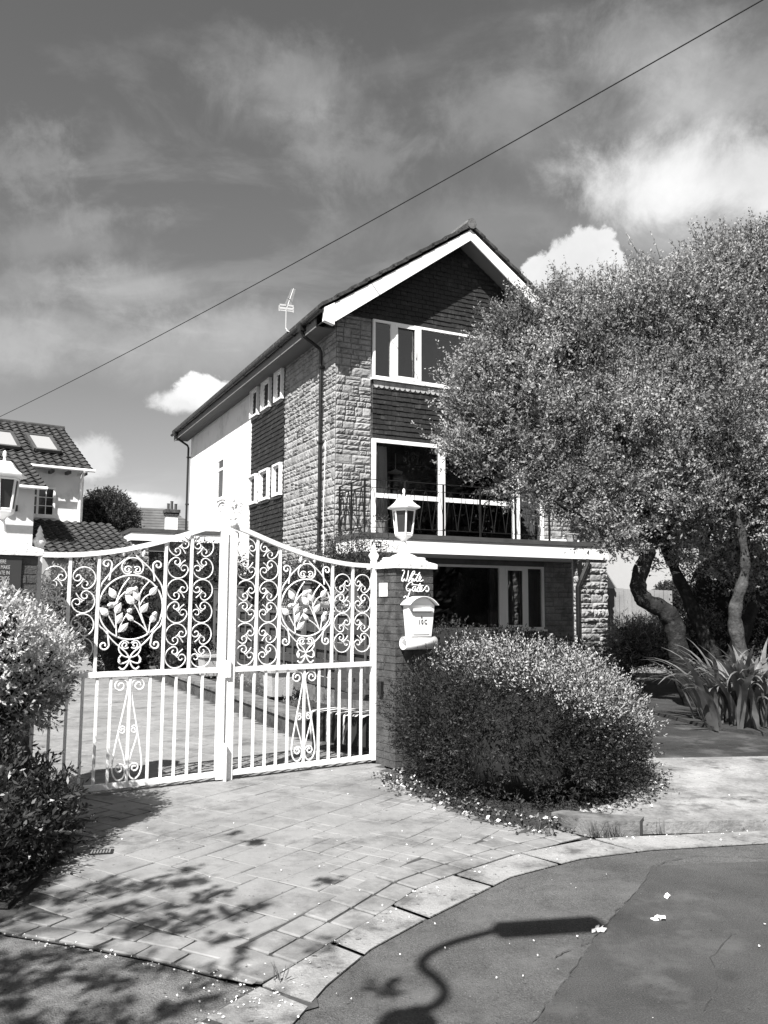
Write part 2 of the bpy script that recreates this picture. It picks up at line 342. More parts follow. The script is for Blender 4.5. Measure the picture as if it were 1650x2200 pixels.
# ================================================================== GROUND
g = MB(); g.add([(-150, -60, -.02), (150, -60, -.02), (150, 260, -.02), (-150, 260, -.02)], [(0, 1, 2, 3)])
struct(g.build('ground', M['ground']))
edgeR = [(-.53, 3.87), (-.31, 4.22), (-.05, 4.67), (.22, 5.16), (.52, 5.47), (.86, 5.79), (1.43, 6.22)]
hL = lambda x, y: tuple(H(x, y)[:2])
drive = edgeR + [(1.12, 6.42), (.82, 6.76), (.53, 7.22), (.24, 7.75), (.08, 8.35), (.0, 9.0), (.1, 9.6), (-.45, 9.9), hL(-3.05, -6.0), hL(-3.05, 12), hL(-8.5, 13), hL(-7.6, -4.0), (-3.1, 7.3), (-2.3, 6.5), (-2.1, 5.6), (-2.0, 4.9), (-1.91, 4.41), (-1.46, 4.26), (-1.06, 4.10), (-.73, 3.93)]
g = MB(); g.poly(drive, .0); struct(g.build('driveway', M['joint']))
pa = R_(57); pxv = Vector((math.cos(pa), math.sin(pa), 0)); pyv = Vector((-math.sin(pa), math.cos(pa), 0))
g = MB(); cell = .15; occ = set()
sizes = [(3, 2), (2, 2), (3, 2), (2, 1), (2, 2), (1, 1), (4, 2), (3, 1), (3, 3)]
for j in range(-20, 190):
    for i in range(-30, 200):
        if (i, j) in occ: continue
        random_s = sizes[:]; rnd.shuffle(random_s)
        for sx, sy in random_s + [(1, 1)]:
            if all((i + a, j + b) not in occ for a in range(sx) for b in range(sy)):
                for a in range(sx):
                    for b in range(sy): occ.add((i + a, j + b))
                break
        cx, cy = (i + sx / 2) * cell, (j + sy / 2) * cell
        c = Vector((-2, 2, 0)) + pxv * cx + pyv * cy
        def ok(c):
            if not pip(c.x, c.y, drive) or pdist(c.x, c.y, drive) < .07: return False
            if c.y < 7.5 and min(pdist(c.x, c.y, [edgeR[k], edgeR[k + 1]]) for k in range(6)) < .32: return False
            return not (c.y < 5.2 and c.x < -.2 and min(pdist(c.x, c.y, [drive[k], drive[k + 1]]) for k in range(len(drive) - 4, len(drive) - 1)) < .27)
        def stone_at(c, hx, hy):
            gp_ = rnd.uniform(.0014, .0045); hx -= gp_; hy -= gp_; z = .0055 + rnd.uniform(-.0012, .0012); P = []
            jt = [Vector((rnd.uniform(-.007, .007), rnd.uniform(-.007, .007), 0)) for _ in range(4)]
            for top_ in (0, 1):
                for q, (a, b) in enumerate(((-1, -1), (1, -1), (1, 1), (-1, 1))):
                    P.append(c + pxv * (a * (hx - .004 * top_)) + pyv * (b * (hy - .004 * top_)) + jt[q] + Vector((0, 0, z if top_ else .001)))
            g.hexa(P)
        hx, hy = sx * cell / 2, sy * cell / 2
        cs_ = [c + pxv * a * hx * .95 + pyv * b * hy * .95 for a in (-1, 1) for b in (-1, 1)]
        if ok(c) and (sum(ok(q) for q in cs_) == 4 or sx * sy == 1): stone_at(c, hx, hy)
        elif not any(ok(q) for q in cs_ + [c]): pass
        else:
            for a in range(sx):
                for b in range(sy):
                    q = Vector((-2, 2, 0)) + pxv * ((i + a + .5) * cell) + pyv * ((j + b + .5) * cell)
                    if ok(q): stone_at(q, cell / 2, cell / 2)
struct(g.build('driveway_paving', M['paver']))
def offset(pl, d):
    out = []
    for i, p in enumerate(pl):
        a = Vector((*pl[max(i - 1, 0)][:2], 0)); b = Vector((*pl[min(i + 1, len(pl) - 1)][:2], 0)); t = (b - a).normalized()
        out.append((p[0] - t.y * d, p[1] + t.x * d))
    return out
def resample(pl, step):
    P = [Vector((p[0], p[1], 0)) for p in pl]; Ls = [0]
    for a, b in zip(P, P[1:]): Ls.append(Ls[-1] + (b - a).length)
    n = max(1, round(Ls[-1] / step)); out = []
    for k in range(n + 1):
        s = Ls[-1] * k / n; i = max(j for j in range(len(Ls)) if Ls[j] <= s + 1e-9); i = min(i, len(P) - 2)
        out.append(P[i].lerp(P[i + 1], (s - Ls[i]) / (Ls[i + 1] - Ls[i])))
    return out
def cobbles(g, pl, d0, d1, step, z=.011, gap=.007):
    A = resample(offset(pl, d0), step)
    n = len(A) - 1; B = resample(offset(pl, d1), step)
    m = min(len(A), len(B)) - 1
    for k in range(m):
        tb = lambda X, t: X[min(int(t), len(X) - 2)].lerp(X[min(int(t), len(X) - 2) + 1], t - min(int(t), len(X) - 2))
        fa, fb = n / m, (len(B) - 1) / m; sh = rnd.uniform(-.12, .12)
        c = [tb(A, k * fa), tb(A, (k + 1) * fa), tb(B, (k + 1) * fb), tb(B, k * fb)]
        cen = sum(c, Vector()) / 4
        ring = []
        for q in range(4):                      # rounded corners: three points per corner
            p, a, b = c[q], c[q - 1], c[(q + 1) % 4]
            p = p + (cen - p).normalized() * gap * rnd.uniform(.8, 1.9)
            ring += [p.lerp(a, .14), p.lerp(cen, .03), p.lerp(b, .14)]
        nn = len(ring); zz = z + rnd.uniform(-.003, .003)
        lo = [Vector((p.x, p.y, .001)) for p in ring]; hi = [Vector((*(p.lerp(cen, .0))[:2], zz - .005)) for p in ring]; tp = [Vector((*(p.lerp(cen, .09))[:2], zz)) for p in ring]
        g.add(lo + hi + tp, [(i, (i + 1) % nn, nn + (i + 1) % nn, nn + i) for i in range(nn)] + [(nn + i, nn + (i + 1) % nn, 2 * nn + (i + 1) % nn, 2 * nn + i) for i in range(nn)] + [tuple(range(2 * nn, 3 * nn))])
g = MB(); cobbles(g, edgeR, -.012, .155, .235); cobbles(g, edgeR, .16, .33, .25)
bl = [(-2.02, 4.47), (-1.91, 4.41), (-1.46, 4.26), (-1.06, 4.10), (-.73, 3.93), (-.56, 3.85)]
cobbles(g, bl, .005, .14, .24); cobbles(g, bl, .145, .28, .26)
struct(g.build('driveway_edging', M['paveedge']))
chO = [(-.62, 2.6), (-.42, 3.3), (-.24, 3.85), (-.05, 4.25), (.19, 4.58), (.47, 4.93), (.79, 5.34), (1.31, 5.72), (1.83, 5.92), (2.71, 6.1), (4, 6.2), (7, 6.1), (12, 5.5)]
chI = [(-1.0, 2.8), (-.78, 3.4), (-.50, 3.84), (-.29, 4.20), (-.03, 4.64), (.24, 5.12), (.54, 5.43), (.95, 5.82), (1.5, 6.16), (2.85, 6.40), (4, 6.5), (7, 6.45), (12, 5.9)]
g = MB()
oA = resample(chO, .02); iA = resample(offset(chI, .018), .02)
cuts = [0, .055, .078, .115, .155, .2, .245, .29, .335, .39, .45, .52, .6, .7, .8, .9, 1]
for k, (a, b) in enumerate(zip(cuts, cuts[1:])):
    ga = .0012; nseg = 10
    for s in range(nseg):
        t0 = a + ga + (b - a - 2 * ga) * s / nseg; t1 = a + ga + (b - a - 2 * ga) * (s + 1) / nseg
        f = lambda X, t: X[min(int(t * (len(X) - 1)), len(X) - 1)]
        zt = .0065 + .002 * ((k * 37) % 5) / 5
        g.hexa([(*f(oA, t0)[:2], .001), (*f(oA, t1)[:2], .001), (*f(iA, t1)[:2], .001), (*f(iA, t0)[:2], .001), (*f(oA, t0)[:2], zt), (*f(oA, t1)[:2], zt), (*f(iA, t1)[:2], zt), (*f(iA, t0)[:2], zt)])
struct(g.build('channel_stones', M['channel']))
road = chO + [(30, 3), (60, -40), (-40, -40), (-40, -5), (-1.5, .2)]
g = MB(); g.poly(road, -.004); struct(g.build('road', M['asphalt']))
# darker resurfaced patch of the road
g = MB(); g.poly([tuple(G(u, v)[:2]) for u, v in ((1150, 2200), (1290, 2000), (1380, 1900), (1400, 1860), (1650, 1850), (2100, 1900), (2100, 2500), (1000, 2500))], .0)
struct(g.build('road_patch', M['road_patch']))
foot = [(-1.91, 4.40), (-1.46, 4.25), (-1.06, 4.09), (-.73, 3.92), (-.56, 3.82), (-.80, 3.4), (-1.05, 2.75), (-1.5, .2), (-9, 1.5), (-9, 7), (-3.2, 4.9)]
g = MB(); g.poly(foot, -.002); struct(g.build('footway', M['footway']))
g = MB(); g.poly([(-.58, 3.80), (-.50, 3.84), (-.30, 3.86), (-.26, 3.66), (-.5, 3.5), (-.80, 3.36)], .004); struct(g.build('gully_patch', mat('dark_brick_patch', .06, .9, .5, 14, .5, 60)))
apron = [(1.38, 6.56), (1.9, 6.36), (2.86, 6.46), (4, 6.56), (7, 6.5), (12, 5.95), (12, 9.5), (4.1, 9.13), (2.70, 8.97), (2.3, 8.2), (1.9, 7.0)]
g = MB(); g.prism(apron, -.01, .075); struct(g.build('pavement', M['apron']))
g = MB(); g.prism([(1.27, 6.52), (1.5, 6.28), (1.86, 6.27), (1.93, 6.40), (1.60, 6.52), (1.37, 6.60)], -.01, .105); struct(g.build('kerb_stone', M['kerb']))
sidedrive = [(2.70, 8.98), (4.1, 9.14), (12, 9.51), (12, 14), (8, 20), (5.2, 17.3), (4.2, 17.0), (2.9, 13), (2.2, 9.5)]
g = MB(); g.poly(sidedrive, .071); struct(g.build('side_drive', M['asphalt_d']))
g = MB(); g.prism([(1.43, 6.55), (1.16, 6.40), (.85, 6.74), (.56, 7.2), (.27, 7.73), (.12, 8.33), (.45, 8.9), (.15, 9.6), (1, 12), (1.2, 17.4), (4.2, 17.2), (2.9, 13), (2.3, 9.5), (2.68, 8.95), (2.3, 8.2), (1.92, 7.0)], -.01, .05); struct(g.build('planting_bed', M['soil']))
g = MB(); g.prism([(3.95, 12.6), (4.25, 11.0), (5.0, 10.2), (9, 9.8), (14, 13), (12, 22), (7, 20), (4.8, 16.5)], .0, .12); struct(g.build('tree_bed', M['soil']))
g = MB(); g.prism([(-2.05, 4.8), (-2.12, 5.6), (-2.35, 6.5), (-3.1, 7.2), (-4.2, 6.6), (-5.5, 5.8), (-3.3, 4.85)], -.01, .012); struct(g.build('left_bed', M['soil']))
g = MB()
for path in ([(1150, 2195), (1190, 2140), (1225, 2090), (1262, 2040), (1290, 2000), (1335, 1950), (1380, 1902), (1398, 1862)], [(1400, 1860), (1500, 1838), (1600, 1842), (1700, 1850)], [(1190, 2060), (1240, 2035), (1275, 2022)], [(1500, 2200), (1540, 2120), (1530, 2060), (1580, 2000)]):
    pp = [G(*q) for q in path]; pts = []
    for a_, b_ in zip(pp, pp[1:]):
        for q in range(6): w_ = a_.lerp(b_, q / 6); pts.append((w_.x + rnd.gauss(0, .006), w_.y + rnd.gauss(0, .006)))
    for (a_, b_) in zip(pts, pts[1:]):
        if rnd.random() < .25: continue
        w_ = rnd.uniform(.001, .0035); dx, dy = b_[0] - a_[0], b_[1] - a_[1]; l_ = math.hypot(dx, dy) + 1e-6; nx_, ny_ = -dy / l_ * w_, dx / l_ * w_
        g.add([(a_[0] + nx_, a_[1] + ny_, .0042), (a_[0] - nx_, a_[1] - ny_, .0042), (b_[0] - nx_, b_[1] - ny_, .0042), (b_[0] + nx_, b_[1] + ny_, .0042)], [(0, 1, 2, 3)])
struct(g.build('road_cracks', M['joint']))
d0 = thing('drain_cover', 'small dark metal grating set in the paved drive by the left shrub', 'drain cover', (-1.87, 5.79, .008), R_(12))
g = MB(); g.box(-.075, .075, -.05, .05, 0, .006); g.build('frame', M['iron'], d0)
g = MB()
for k in range(7): g.box(-.065 + k * .019, -.054 + k * .019, -.042, .042, .0065, .010)
g.build('grating', M['metal'], d0)
g = MB(); g.poly([(-1.80, 3.7), (-1.2, 3.75), (-1.1, 4.0), (-1.75, 4.2)], .0)
# fallen petals, leaves, stones
n = 520; U = []
for _ in range(n):
    k = rnd.random()
    if k < .38: t = rnd.random(); p = resample(chI, .05); q = p[int(t ** 1.3 * (len(p) - 1) * .62)]; q = (q.x + rnd.gauss(0, .035), q.y + rnd.gauss(0, .035))
    elif k < .55: q = (-.55 + rnd.gauss(0, .16), 3.72 + rnd.gauss(0, .12))
    elif k < .7: t = rnd.random(); q = (-1.91 + 1.35 * t + rnd.gauss(0, .03), 4.41 - .58 * t + rnd.gauss(0, .02))
    elif k < .85: q = (rnd.uniform(-2, 1.5), rnd.uniform(3.5, 9))
    else: q = (rnd.uniform(-.5, 5), rnd.uniform(3.4, 9))
    U.append((q[0], q[1], .013 if not pip(q[0], q[1], apron) else .079))
U = np.array(U); Dv = rng.normal(size=(n, 3)); Dv[:, 2] *= .15
tag(leafmesh('petals', U, Dv, rng.uniform(.006, .017, n), rng.uniform(.006, .012, n), M['petal'], fold=.1), 'small white petals fallen along the kerb and drive', 'petals', kind='stuff')
n = 1700; U = []
bedpl = resample([(.10, 8.45), (.10, 8.2), (.28, 7.68), (.56, 7.15), (.86, 6.7), (1.17, 6.38), (1.45, 6.5), (1.95, 6.95), (2.35, 7.5), (2.6, 8.3)], .05)
for _ in range(n):
    q = bedpl[int(rnd.random() * (len(bedpl) - 1))]; d = (Vector((1.35, 8.2, 0)) - q).normalized(); a = rnd.gauss(-.01, .09)
    U.append((q.x + d.x * a + rnd.gauss(0, .03), q.y + d.y * a + rnd.gauss(0, .03), .055 + rnd.random() * .03 if a > 0 else .02 + (.07 if pip(q.x + d.x * a, q.y + d.y * a, apron) else 0)))
U = np.array(U); Dv = rng.normal(size=(n, 3)); Dv[:, 2] *= .3
tag(leafmesh('leaf_litter', U, Dv, rng.uniform(.015, .05, n), rng.uniform(.01, .03, n), [M['dryleaf'], M['petal'], M['soil']], fold=.2, mi=np.array([0, 0, 0, 2, 2, 2, 1, 0, 2, 0, 2, 2, 0])[rng.integers(0, 13, n)]), 'dry fallen leaves and grit at the foot of the flowering bush', 'leaf litter', kind='stuff')
WD = []
for (px_w, py_w, n_) in ((1278, 1800, 26), (1322, 1800, 30), (1300, 1802, 16), (1180, 1800, 14), (600, 2112, 12), (1150, 1792, 14), (1420, 1792, 10)):
    q = G(px_w, py_w)
    for _ in range(n_): WD.append((q.x + rnd.gauss(0, .018), q.y + rnd.gauss(0, .012), .008))
WD = np.array(WD); Dv = rng.normal(size=WD.shape) * .35 + [0, 0, 1]
tag(leafmesh('weeds', WD, Dv, rng.uniform(.04, .13, len(WD)), .008, M['leafm']), 'small weeds growing in the gap below the kerb stone', 'weeds', kind='stuff')
for (px, py, s) in ((1283, 2003, .07), (1415, 1978, .05), (1430, 1930, .035)):
    p = G(px, py); g = MB()
    for k in range(5): g.obox((rnd.uniform(-.03, .03) * s / .07, rnd.uniform(-.02, .02) * s / .07, .004 + k * .003), Vector((s * rnd.uniform(.12, .3), rnd.uniform(-.012, .012), rnd.uniform(0, .004))), Vector((rnd.uniform(-.012, .012), s * rnd.uniform(.08, .2), .003)), Vector((0, 0, .0025)))
    o = g.build('litter_scrap', M['petal'], loc=(p.x, p.y, .004))
    tag(o, {.07: 'largest white scrap of litter by the lamp shadow on the road', .05: 'middle-sized pale scrap right of the lamp shadow on the road', .035: 'smallest pale scrap farthest right up the road'}[s], 'litter')

# ================================================================== HOUSE
house = thing('house', 'three storey house of stone and dark hung tiles with a front gable', 'house', HO, HYAW)
def stones(g, P, a0, a1, z0, z1, rough=1.0, seed=1, amp=.021):
    """coursed rock faced blocks; P(a, out, z) maps to local coordinates"""
    r = random.Random(seed); z = z0
    while z < z1 - .02:
        h = min(r.choice([.10, .125, .125, .17, .21]), z1 - z)
        if z1 - z - h < .06: h = z1 - z
        a = a0 - r.uniform(0, .2)
        while a < a1 - .001:
            w = r.uniform(.17, .42); b = min(a + w, a1)
            if a1 - b < .1: b = a1
            aa = max(a, a0)
            parts = [(z, z + h)]
            if h > .16 and r.random() < .3: m = z + h * r.choice([.4, .5, .6]); parts = [(z, m), (m, z + h)]
            for (za, zb) in parts:
                if b - aa < .03: continue
                gp = .005; nx, nz = 7, 4; vs = []; base = r.uniform(.008, .018); rock = r.random() < .8
                zs = r.uniform(.25, .75)
                for jz in range(nz + 1):
                    for ix in range(nx + 1):
                        fx, fz = ix / nx, jz / nz; e = (ix in (0, nx)) or (jz in (0, nz))
                        out = 0.002 if e else base + (r.uniform(0, amp) * (1.0 if rock else .25))
                        if not e and rock and fz > zs: out += amp * .35
                        vs.append(P(aa + gp + (b - aa - 2 * gp) * fx, out, za + gp + (zb - za - 2 * gp) * fz + (0 if e else r.uniform(-.006, .006))))
                w_ = nx + 1; fs = [(j * w_ + i, j * w_ + i + 1, (j + 1) * w_ + i + 1, (j + 1) * w_ + i) for j in range(nz) for i in range(nx)]
                g.add(vs, fs)
            a = b
        z += h
def tiles(g, P, a0, a1, z0, z1, hexp=.112, w=.19, seed=3, clip=None):
    r = random.Random(seed); z = z0; row = 0
    while z < z1 - .01:
        zt = min(z + hexp, z1); a = a0 - (w / 2 if row % 2 else 0)
        while a < a1 - .005:
            b = min(a + w, a1); aa = max(a, a0)
            if b - aa > .02 and (clip is None or clip((aa + b) / 2, z + .05)):
                o = .032 + r.uniform(-.006, .006); gg = r.uniform(.002, .0055); dz = r.uniform(-.006, .006)
                zz = z + dz
                p = [P(aa + gg, o - .012, zz), P(b - gg, o - .012, zz), P(b - gg, o, zz), P(aa + gg, o, zz), P(aa + gg, .002, zt + .01), P(b - gg, .002, zt + .01), P(b - gg, .013, zt + .01), P(aa + gg, .013, zt + .01)]
                g.hexa([p[3], p[2], p[1], p[0], p[7], p[6], p[5], p[4]])
            a += w
        z += hexp; row += 1
PF = lambda a, o, z: (a, -o, z)                 # front face
PS = lambda a, o, z: (-o, a, z)                 # left side face (runs back)
HW_ = 6.25; EAVE = 7.62; APX = HW_ / 2
slope = .685
def zr(x): return 7.90 - .06 + slope * (min(x + .5, HW_ + .5 - x) - 0)      # underside of the roof
# structural core walls
g = MB()
g.box(.02, .84, .02, .35, 0, 8.0)                                    # front left pier
g.box(.02, .3, .02, 13.4, 0, 7.9)                                    # left wall core
g.box(5.42, HW_, .02, .35, 0, 8.0)                                    # front right pier
g.box(HW_ - .3, HW_, .36, 13.4, 0, 7.9)
g.box(.3, HW_ - .3, 13.1, 13.4, 0, 7.9)
g.box(.84, 5.42, .03, .30, 0, 1.06)                                   # below ground window
g.box(.84, 1.90, .03, .30, 1.06, 3.05)
g.box(.84, 5.42, .03, .30, 2.58, 3.05)
g.box(.84, 5.42, .03, .30, 5.27, 6.62)                                # between windows
g.add([(0.3, .05, 7.96), (HW_ - .3, .05, 7.96), (APX, .05, zr(APX)), (.3, .3, 7.96), (HW_ - .3, .3, 7.96), (APX, .3, zr(APX))], [(0, 1, 2), (5, 4, 3), (0, 3, 4, 1), (1, 4, 5, 2), (2, 5, 3, 0)])
g.build('wall', M['mortar'], house)
g = MB()
stones(g, PF, .0, .84, 0, 7.95, seed=11); stones(g, PS, .0, 3.27, 0, 7.75, seed=12, amp=.024)
g.build('stone_pier', M['stone'], house)
g = MB(); stones(g, PF, 5.42, HW_, 0, 7.95, seed=13); stones(g, PF, .84, 5.42, 0, 1.06, seed=14, amp=.014); stones(g, PF, .84, 1.9, 1.06, 2.9, seed=15, amp=.014)
g.build('stone_wall', M['stone'], house)
g = MB(); g.box(-.02, .02, 6.06, 13.4, 0, 7.75); g.box(.02, HW_, 13.4, 13.44, 0, 7.8); g.build('rendered_wall', M['render'], house)
g = MB(); tiles(g, PS, 3.29, 6.03, 1.0, 7.75, .118, .2, 5)
g.build('side_tile_hanging', M['tilehang'], house)
g = MB(); g.box(-.045, .02, 6.03, 6.065, 0, 7.7); g.build('corner_trim', M['upvc'], house)
g = MB()
tiles(g, PF, .86, 5.42, 5.27, 6.58, .112, .19, 6)
g.build('front_tile_hanging', M['tilehang'], house); g = MB()
tiles(g, PF, .4, HW_ - .4, 7.97, 10.2, .107, .19, 7, clip=lambda a, z: z < zr(a) - .1)
g.build('gable_tile_hanging', M['tilehang'], house)
g = MB()                                                              # scalloped course under the top window
x = .88
while x < 5.35:
    for q in range(9):
        a0 = math.pi * q / 8
    pts = [(x + .065 + .062 * math.cos(math.pi * (1 + q / 8)), -.04, 6.50 + .075 * math.sin(math.pi * (1 + q / 8)) - .02) for q in range(9)]
    pts = [(x + .003, -.042, 6.56)] + pts + [(x + .127, -.042, 6.56)]
    nn = len(pts); g.add(pts + [(p[0], -.025, p[2]) for p in pts], [tuple(range(nn)), tuple(range(2 * nn - 1, nn - 1, -1))] + [(i, nn + i, nn + (i + 1) % nn, (i + 1) % nn) for i in range(nn)])
    x += .13
g.build('scalloped_tiles', M['lichen'], house)
# interior
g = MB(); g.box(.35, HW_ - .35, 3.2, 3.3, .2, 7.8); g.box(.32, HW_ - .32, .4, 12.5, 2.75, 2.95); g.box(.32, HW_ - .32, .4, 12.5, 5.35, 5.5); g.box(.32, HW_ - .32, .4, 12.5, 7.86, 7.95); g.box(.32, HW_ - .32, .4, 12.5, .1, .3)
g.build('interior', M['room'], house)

def window(x0, x1, z0, z1, muls, name='window', y=.06, fr=.055, depth=.07, transom=None, sill=True, par=None, face='F', frm='upvc', casement=(), lbl=None, gl='glass'):
    Pm = (lambda a, o, z: (a, y - o, z)) if face == 'F' else (lambda a, o, z: (-o + y, a, z))
    def bx(m, a0, a1, o0, o1, zz0, zz1):
        p = [Pm(a0, o1, zz0), Pm(a1, o1, zz0), Pm(a1, o0, zz0), Pm(a0, o0, zz0), Pm(a0, o1, zz1), Pm(a1, o1, zz1), Pm(a1, o0, zz1), Pm(a0, o0, zz1)]
        m.hexa(p if face == 'F' else [p[3], p[2], p[1], p[0], p[7], p[6], p[5], p[4]])
    m = MB()
    bx(m, x0, x1, 0, depth, z0, z0 + fr); bx(m, x0, x1, 0, depth, z1 - fr, z1)
    bx(m, x0, x0 + fr, 0, depth, z0 + fr, z1 - fr); bx(m, x1 - fr, x1, 0, depth, z0 + fr, z1 - fr)
    eds = [x0 + fr]
    for mu, w_ in muls:
        bx(m, mu - w_ / 2, mu + w_ / 2, 0, depth, z0 + fr, z1 - fr); eds += [mu - w_ / 2, mu + w_ / 2]
    eds.append(x1 - fr)
    if transom:
        for i in range(0, len(eds), 2):
            if len(transom) > 2 and i // 2 not in transom[2]: continue
            bx(m, eds[i], eds[i + 1], .004, depth - .004, transom[0] - transom[1] / 2, transom[0] + transom[1] / 2)
    f = m.build(name, M[frm], par or house)
    if lbl: f['label'] = lbl
    for ci in casement:
        a, b = eds[2 * ci], eds[2 * ci + 1]; m = MB(); s = .05; o1 = depth + .018
        bx(m, a - .012, b + .012, depth, o1, z0 + fr - .012, z0 + fr + s); bx(m, a - .012, b + .012, depth, o1, z1 - fr - s, z1 - fr + .012)
        bx(m, a - .012, a + s - .012, depth, o1, z0 + fr + s, z1 - fr - s); bx(m, b - s + .012, b + .012, depth, o1, z0 + fr + s, z1 - fr - s)
        m.build('casement', M[frm], f)
        m = MB(); bx(m, b - s + .01, b - s + .03, o1 + .001, o1 + .03, (z0 + z1) / 2 - .1, (z0 + z1) / 2 + .08); m.build('handle', M[frm], f)
    m = MB(); bx(m, x0 + fr * .5, x1 - fr * .5, .02, .026, z0 + fr * .5, z1 - fr * .5)
    m.build('pane', M[gl], f)
    if sill:
        m = MB(); bx(m, x0 - .04, x1 + .04, 0, depth + .05, z0 - .045, z0 - .003); m.build('sill', M[frm], f)
    return f
def curtain(a0, a1, z0, z1, y=.22, m='curtain', par=None, waves=6, amp=.03, drape=0.0):
    g = MB(); n = waves * 8; vs = []
    for j in range(2):
        for i in range(n + 1):
            t = i / n; x = a0 + (a1 - a0) * t
            if j == 0: x += drape * t
            vs.append((x, y + amp * math.sin(t * waves * 2 * math.pi) + .01 * math.sin(t * 31), z0 if j == 0 else z1))
    g.add(vs, [(i, i + 1, n + 2 + i, n + 1 + i) for i in range(n)])
    return g.build('curtain', M[m], par or house, smooth=True)
# top front window
window(.86, 5.40, 6.62, 7.95, [(1.36, .13), (2.0, .13)], y=.02, casement=(1,), gl='glass_sky', lbl='wide top window reflecting the sky')
# first floor window with transom
window(.86, 4.62, 3.09, 5.27, [(2.60, .16)], y=.02, fr=.085, transom=(4.02, .10), sill=False, lbl='tall picture window behind the balcony')
curtain(.94, 1.22, 3.15, 5.15, .16, waves=3, amp=.02, drape=.10); curtain(1.22, 1.32, 3.15, 5.15, .2, 'curtain', waves=1, drape=.05)
# balcony door
f = window(4.64, 5.40, 3.09, 5.27, [], name='balcony_door', y=.02, fr=.07, sill=False); curtain(4.72, 5.1, 3.15, 5.2, .2, 'curtain_d', waves=3)
# ground floor window
window(1.92, 5.38, 1.10, 2.57, [(4.21, .17), (4.85, .13)], y=.02, casement=(1,), lbl='shaded ground floor window under the balcony')
curtain(4.0, 4.85, 1.15, 2.5, .2, 'curtain_d', waves=5); curtain(4.87, 5.36, 1.15, 2.5, .2, 'curtain_d', waves=4)
g = MB(); g.lathe([(.03, 0), (.16, .02), (.18, .05), (.05, .1), (.01, .13), (.01, .5)], (2.1, 1.3, 4.75)); g.build('ceiling_lamp', M['curtain'], house, smooth=True)
# side windows: box frames in the tile hanging
for (ya, yb) in ((5.34, 6.02), (4.30, 5.02), (3.33, 3.92)):
    for (za, zb) in ((6.80, 7.60), (4.36, 5.18)):
        m = MB(); d = .11; t = .05
        for (a0, a1, z0, z1) in ((ya, yb, za, za + t), (ya, yb, zb - t, zb), (ya, ya + t, za + t, zb - t), (yb - t, yb, za + t, zb - t)):
            m.box(-d, .03, a0, a1, z0, z1)
        for (a0, a1, z0, z1) in ((ya + t, yb - t, za + t, za + t + .05), (ya + t, yb - t, zb - t - .05, zb - t), (ya + t, ya + t + .05, za + t + .05, zb - t - .05), (yb - t - .05, yb - t, za + t + .05, zb - t - .05)):
            m.box(-.035, .02, a0, a1, z0, z1)
        f = m.build('side_window', M['upvc'], house)
        m = MB(); m.box(-.01, -.004, ya + t, yb - t, za + t, zb - t); m.build('pane', M['winglass'], f)
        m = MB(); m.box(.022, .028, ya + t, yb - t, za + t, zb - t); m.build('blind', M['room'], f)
        m = MB(); y = ya + .02
        while y < yb - .05:
            pts = [(-.055, y + .045 + .04 * math.cos(math.pi * (1 + q / 6)), za - .02 + .05 * math.sin(math.pi * (1 + q / 6))) for q in range(7)]
            nn = 7; m.add(pts + [(-.035, p[1], p[2]) for p in pts], [tuple(range(nn)), tuple(range(2 * nn - 1, nn - 1, -1))] + [(i, (i + 1) % nn, nn + (i + 1) % nn, nn + i) for i in range(nn)]); y += .09
        m.build('scalloped_tiles', M['lichen'], f)
f = window(8.67, 9.45, 4.88, 6.17, [], name='side_window', y=-.025, fr=.07, depth=.05, transom=(5.82, .08), face='S', sill=True)
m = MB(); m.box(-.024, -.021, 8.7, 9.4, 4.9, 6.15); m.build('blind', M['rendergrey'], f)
# roof
roofL = 14.2; yF = -.50
g = MB()
def course(g, side, k, n, ya, yb, zoff=0):
    ex = .33
    s0 = -0.56 + k * ex; s1 = s0 + ex + .06
    x0, x1 = (s0, s1); z0 = 7.90 + slope * (s0 + .5) + .045; z1 = 7.90 + slope * (s1 + .5) + .01
    x1 = min(x1, APX); z1 = 7.90 + slope * (x1 + .5) + .01
    fx = (lambda x: x) if side == 0 else (lambda x: HW_ - x)
    z0 += .035; z1 += .03; p = [(fx(x0), ya, z0 - .085), (fx(x1), ya, z1 - .07), (fx(x1), yb, z1 - .07), (fx(x0), yb, z0 - .085), (fx(x0), ya, z0), (fx(x1), ya, z1), (fx(x1), yb, z1), (fx(x0), yb, z0)]
    if side: p = [p[1], p[0], p[3], p[2], p[5], p[4], p[7], p[6]]
    g.hexa(p)
for side in (0, 1):
    for k in range(12):
        if -.56 + k * .33 > APX: break
        y = yF - .04
        while y < roofL - .1:
            yy = min(y + .30, roofL); course(g, side, k, 12, y + .0015, yy - .0015 + .0, 0); y += .30
roof = g.build('roof', M['rooftile'], house)
m = MB(); m.tube([(APX, yF - .06 + i * .45, 7.90 + slope * (APX + .5) + .04 + (.012 if i % 2 else 0)) for i in range(33)], .125, 10); m.build('ridge_tiles', M['ridge'], roof)
m = MB()
for side in (0, 1):
    fx = (lambda x: x) if side == 0 else (lambda x: HW_ - x)
    pts = [(-.47, 7.83), (APX, 7.83 + slope * (APX + .47)), (APX, 7.83 + slope * (APX + .47) - .25), (-.26, 7.56)]
    for (ya, yb, tt) in ((yF, yF + .035, 0),):
        P = [(fx(a), ya, z) for a, z in pts] + [(fx(a), yb, z) for a, z in pts]
        fs = [(0, 3, 2, 1), (4, 5, 6, 7), (0, 1, 5, 4), (1, 2, 6, 5), (2, 3, 7, 6), (3, 0, 4, 7)]
        if side: fs = [f_[::-1] for f_ in fs]
        m.add(P, fs)
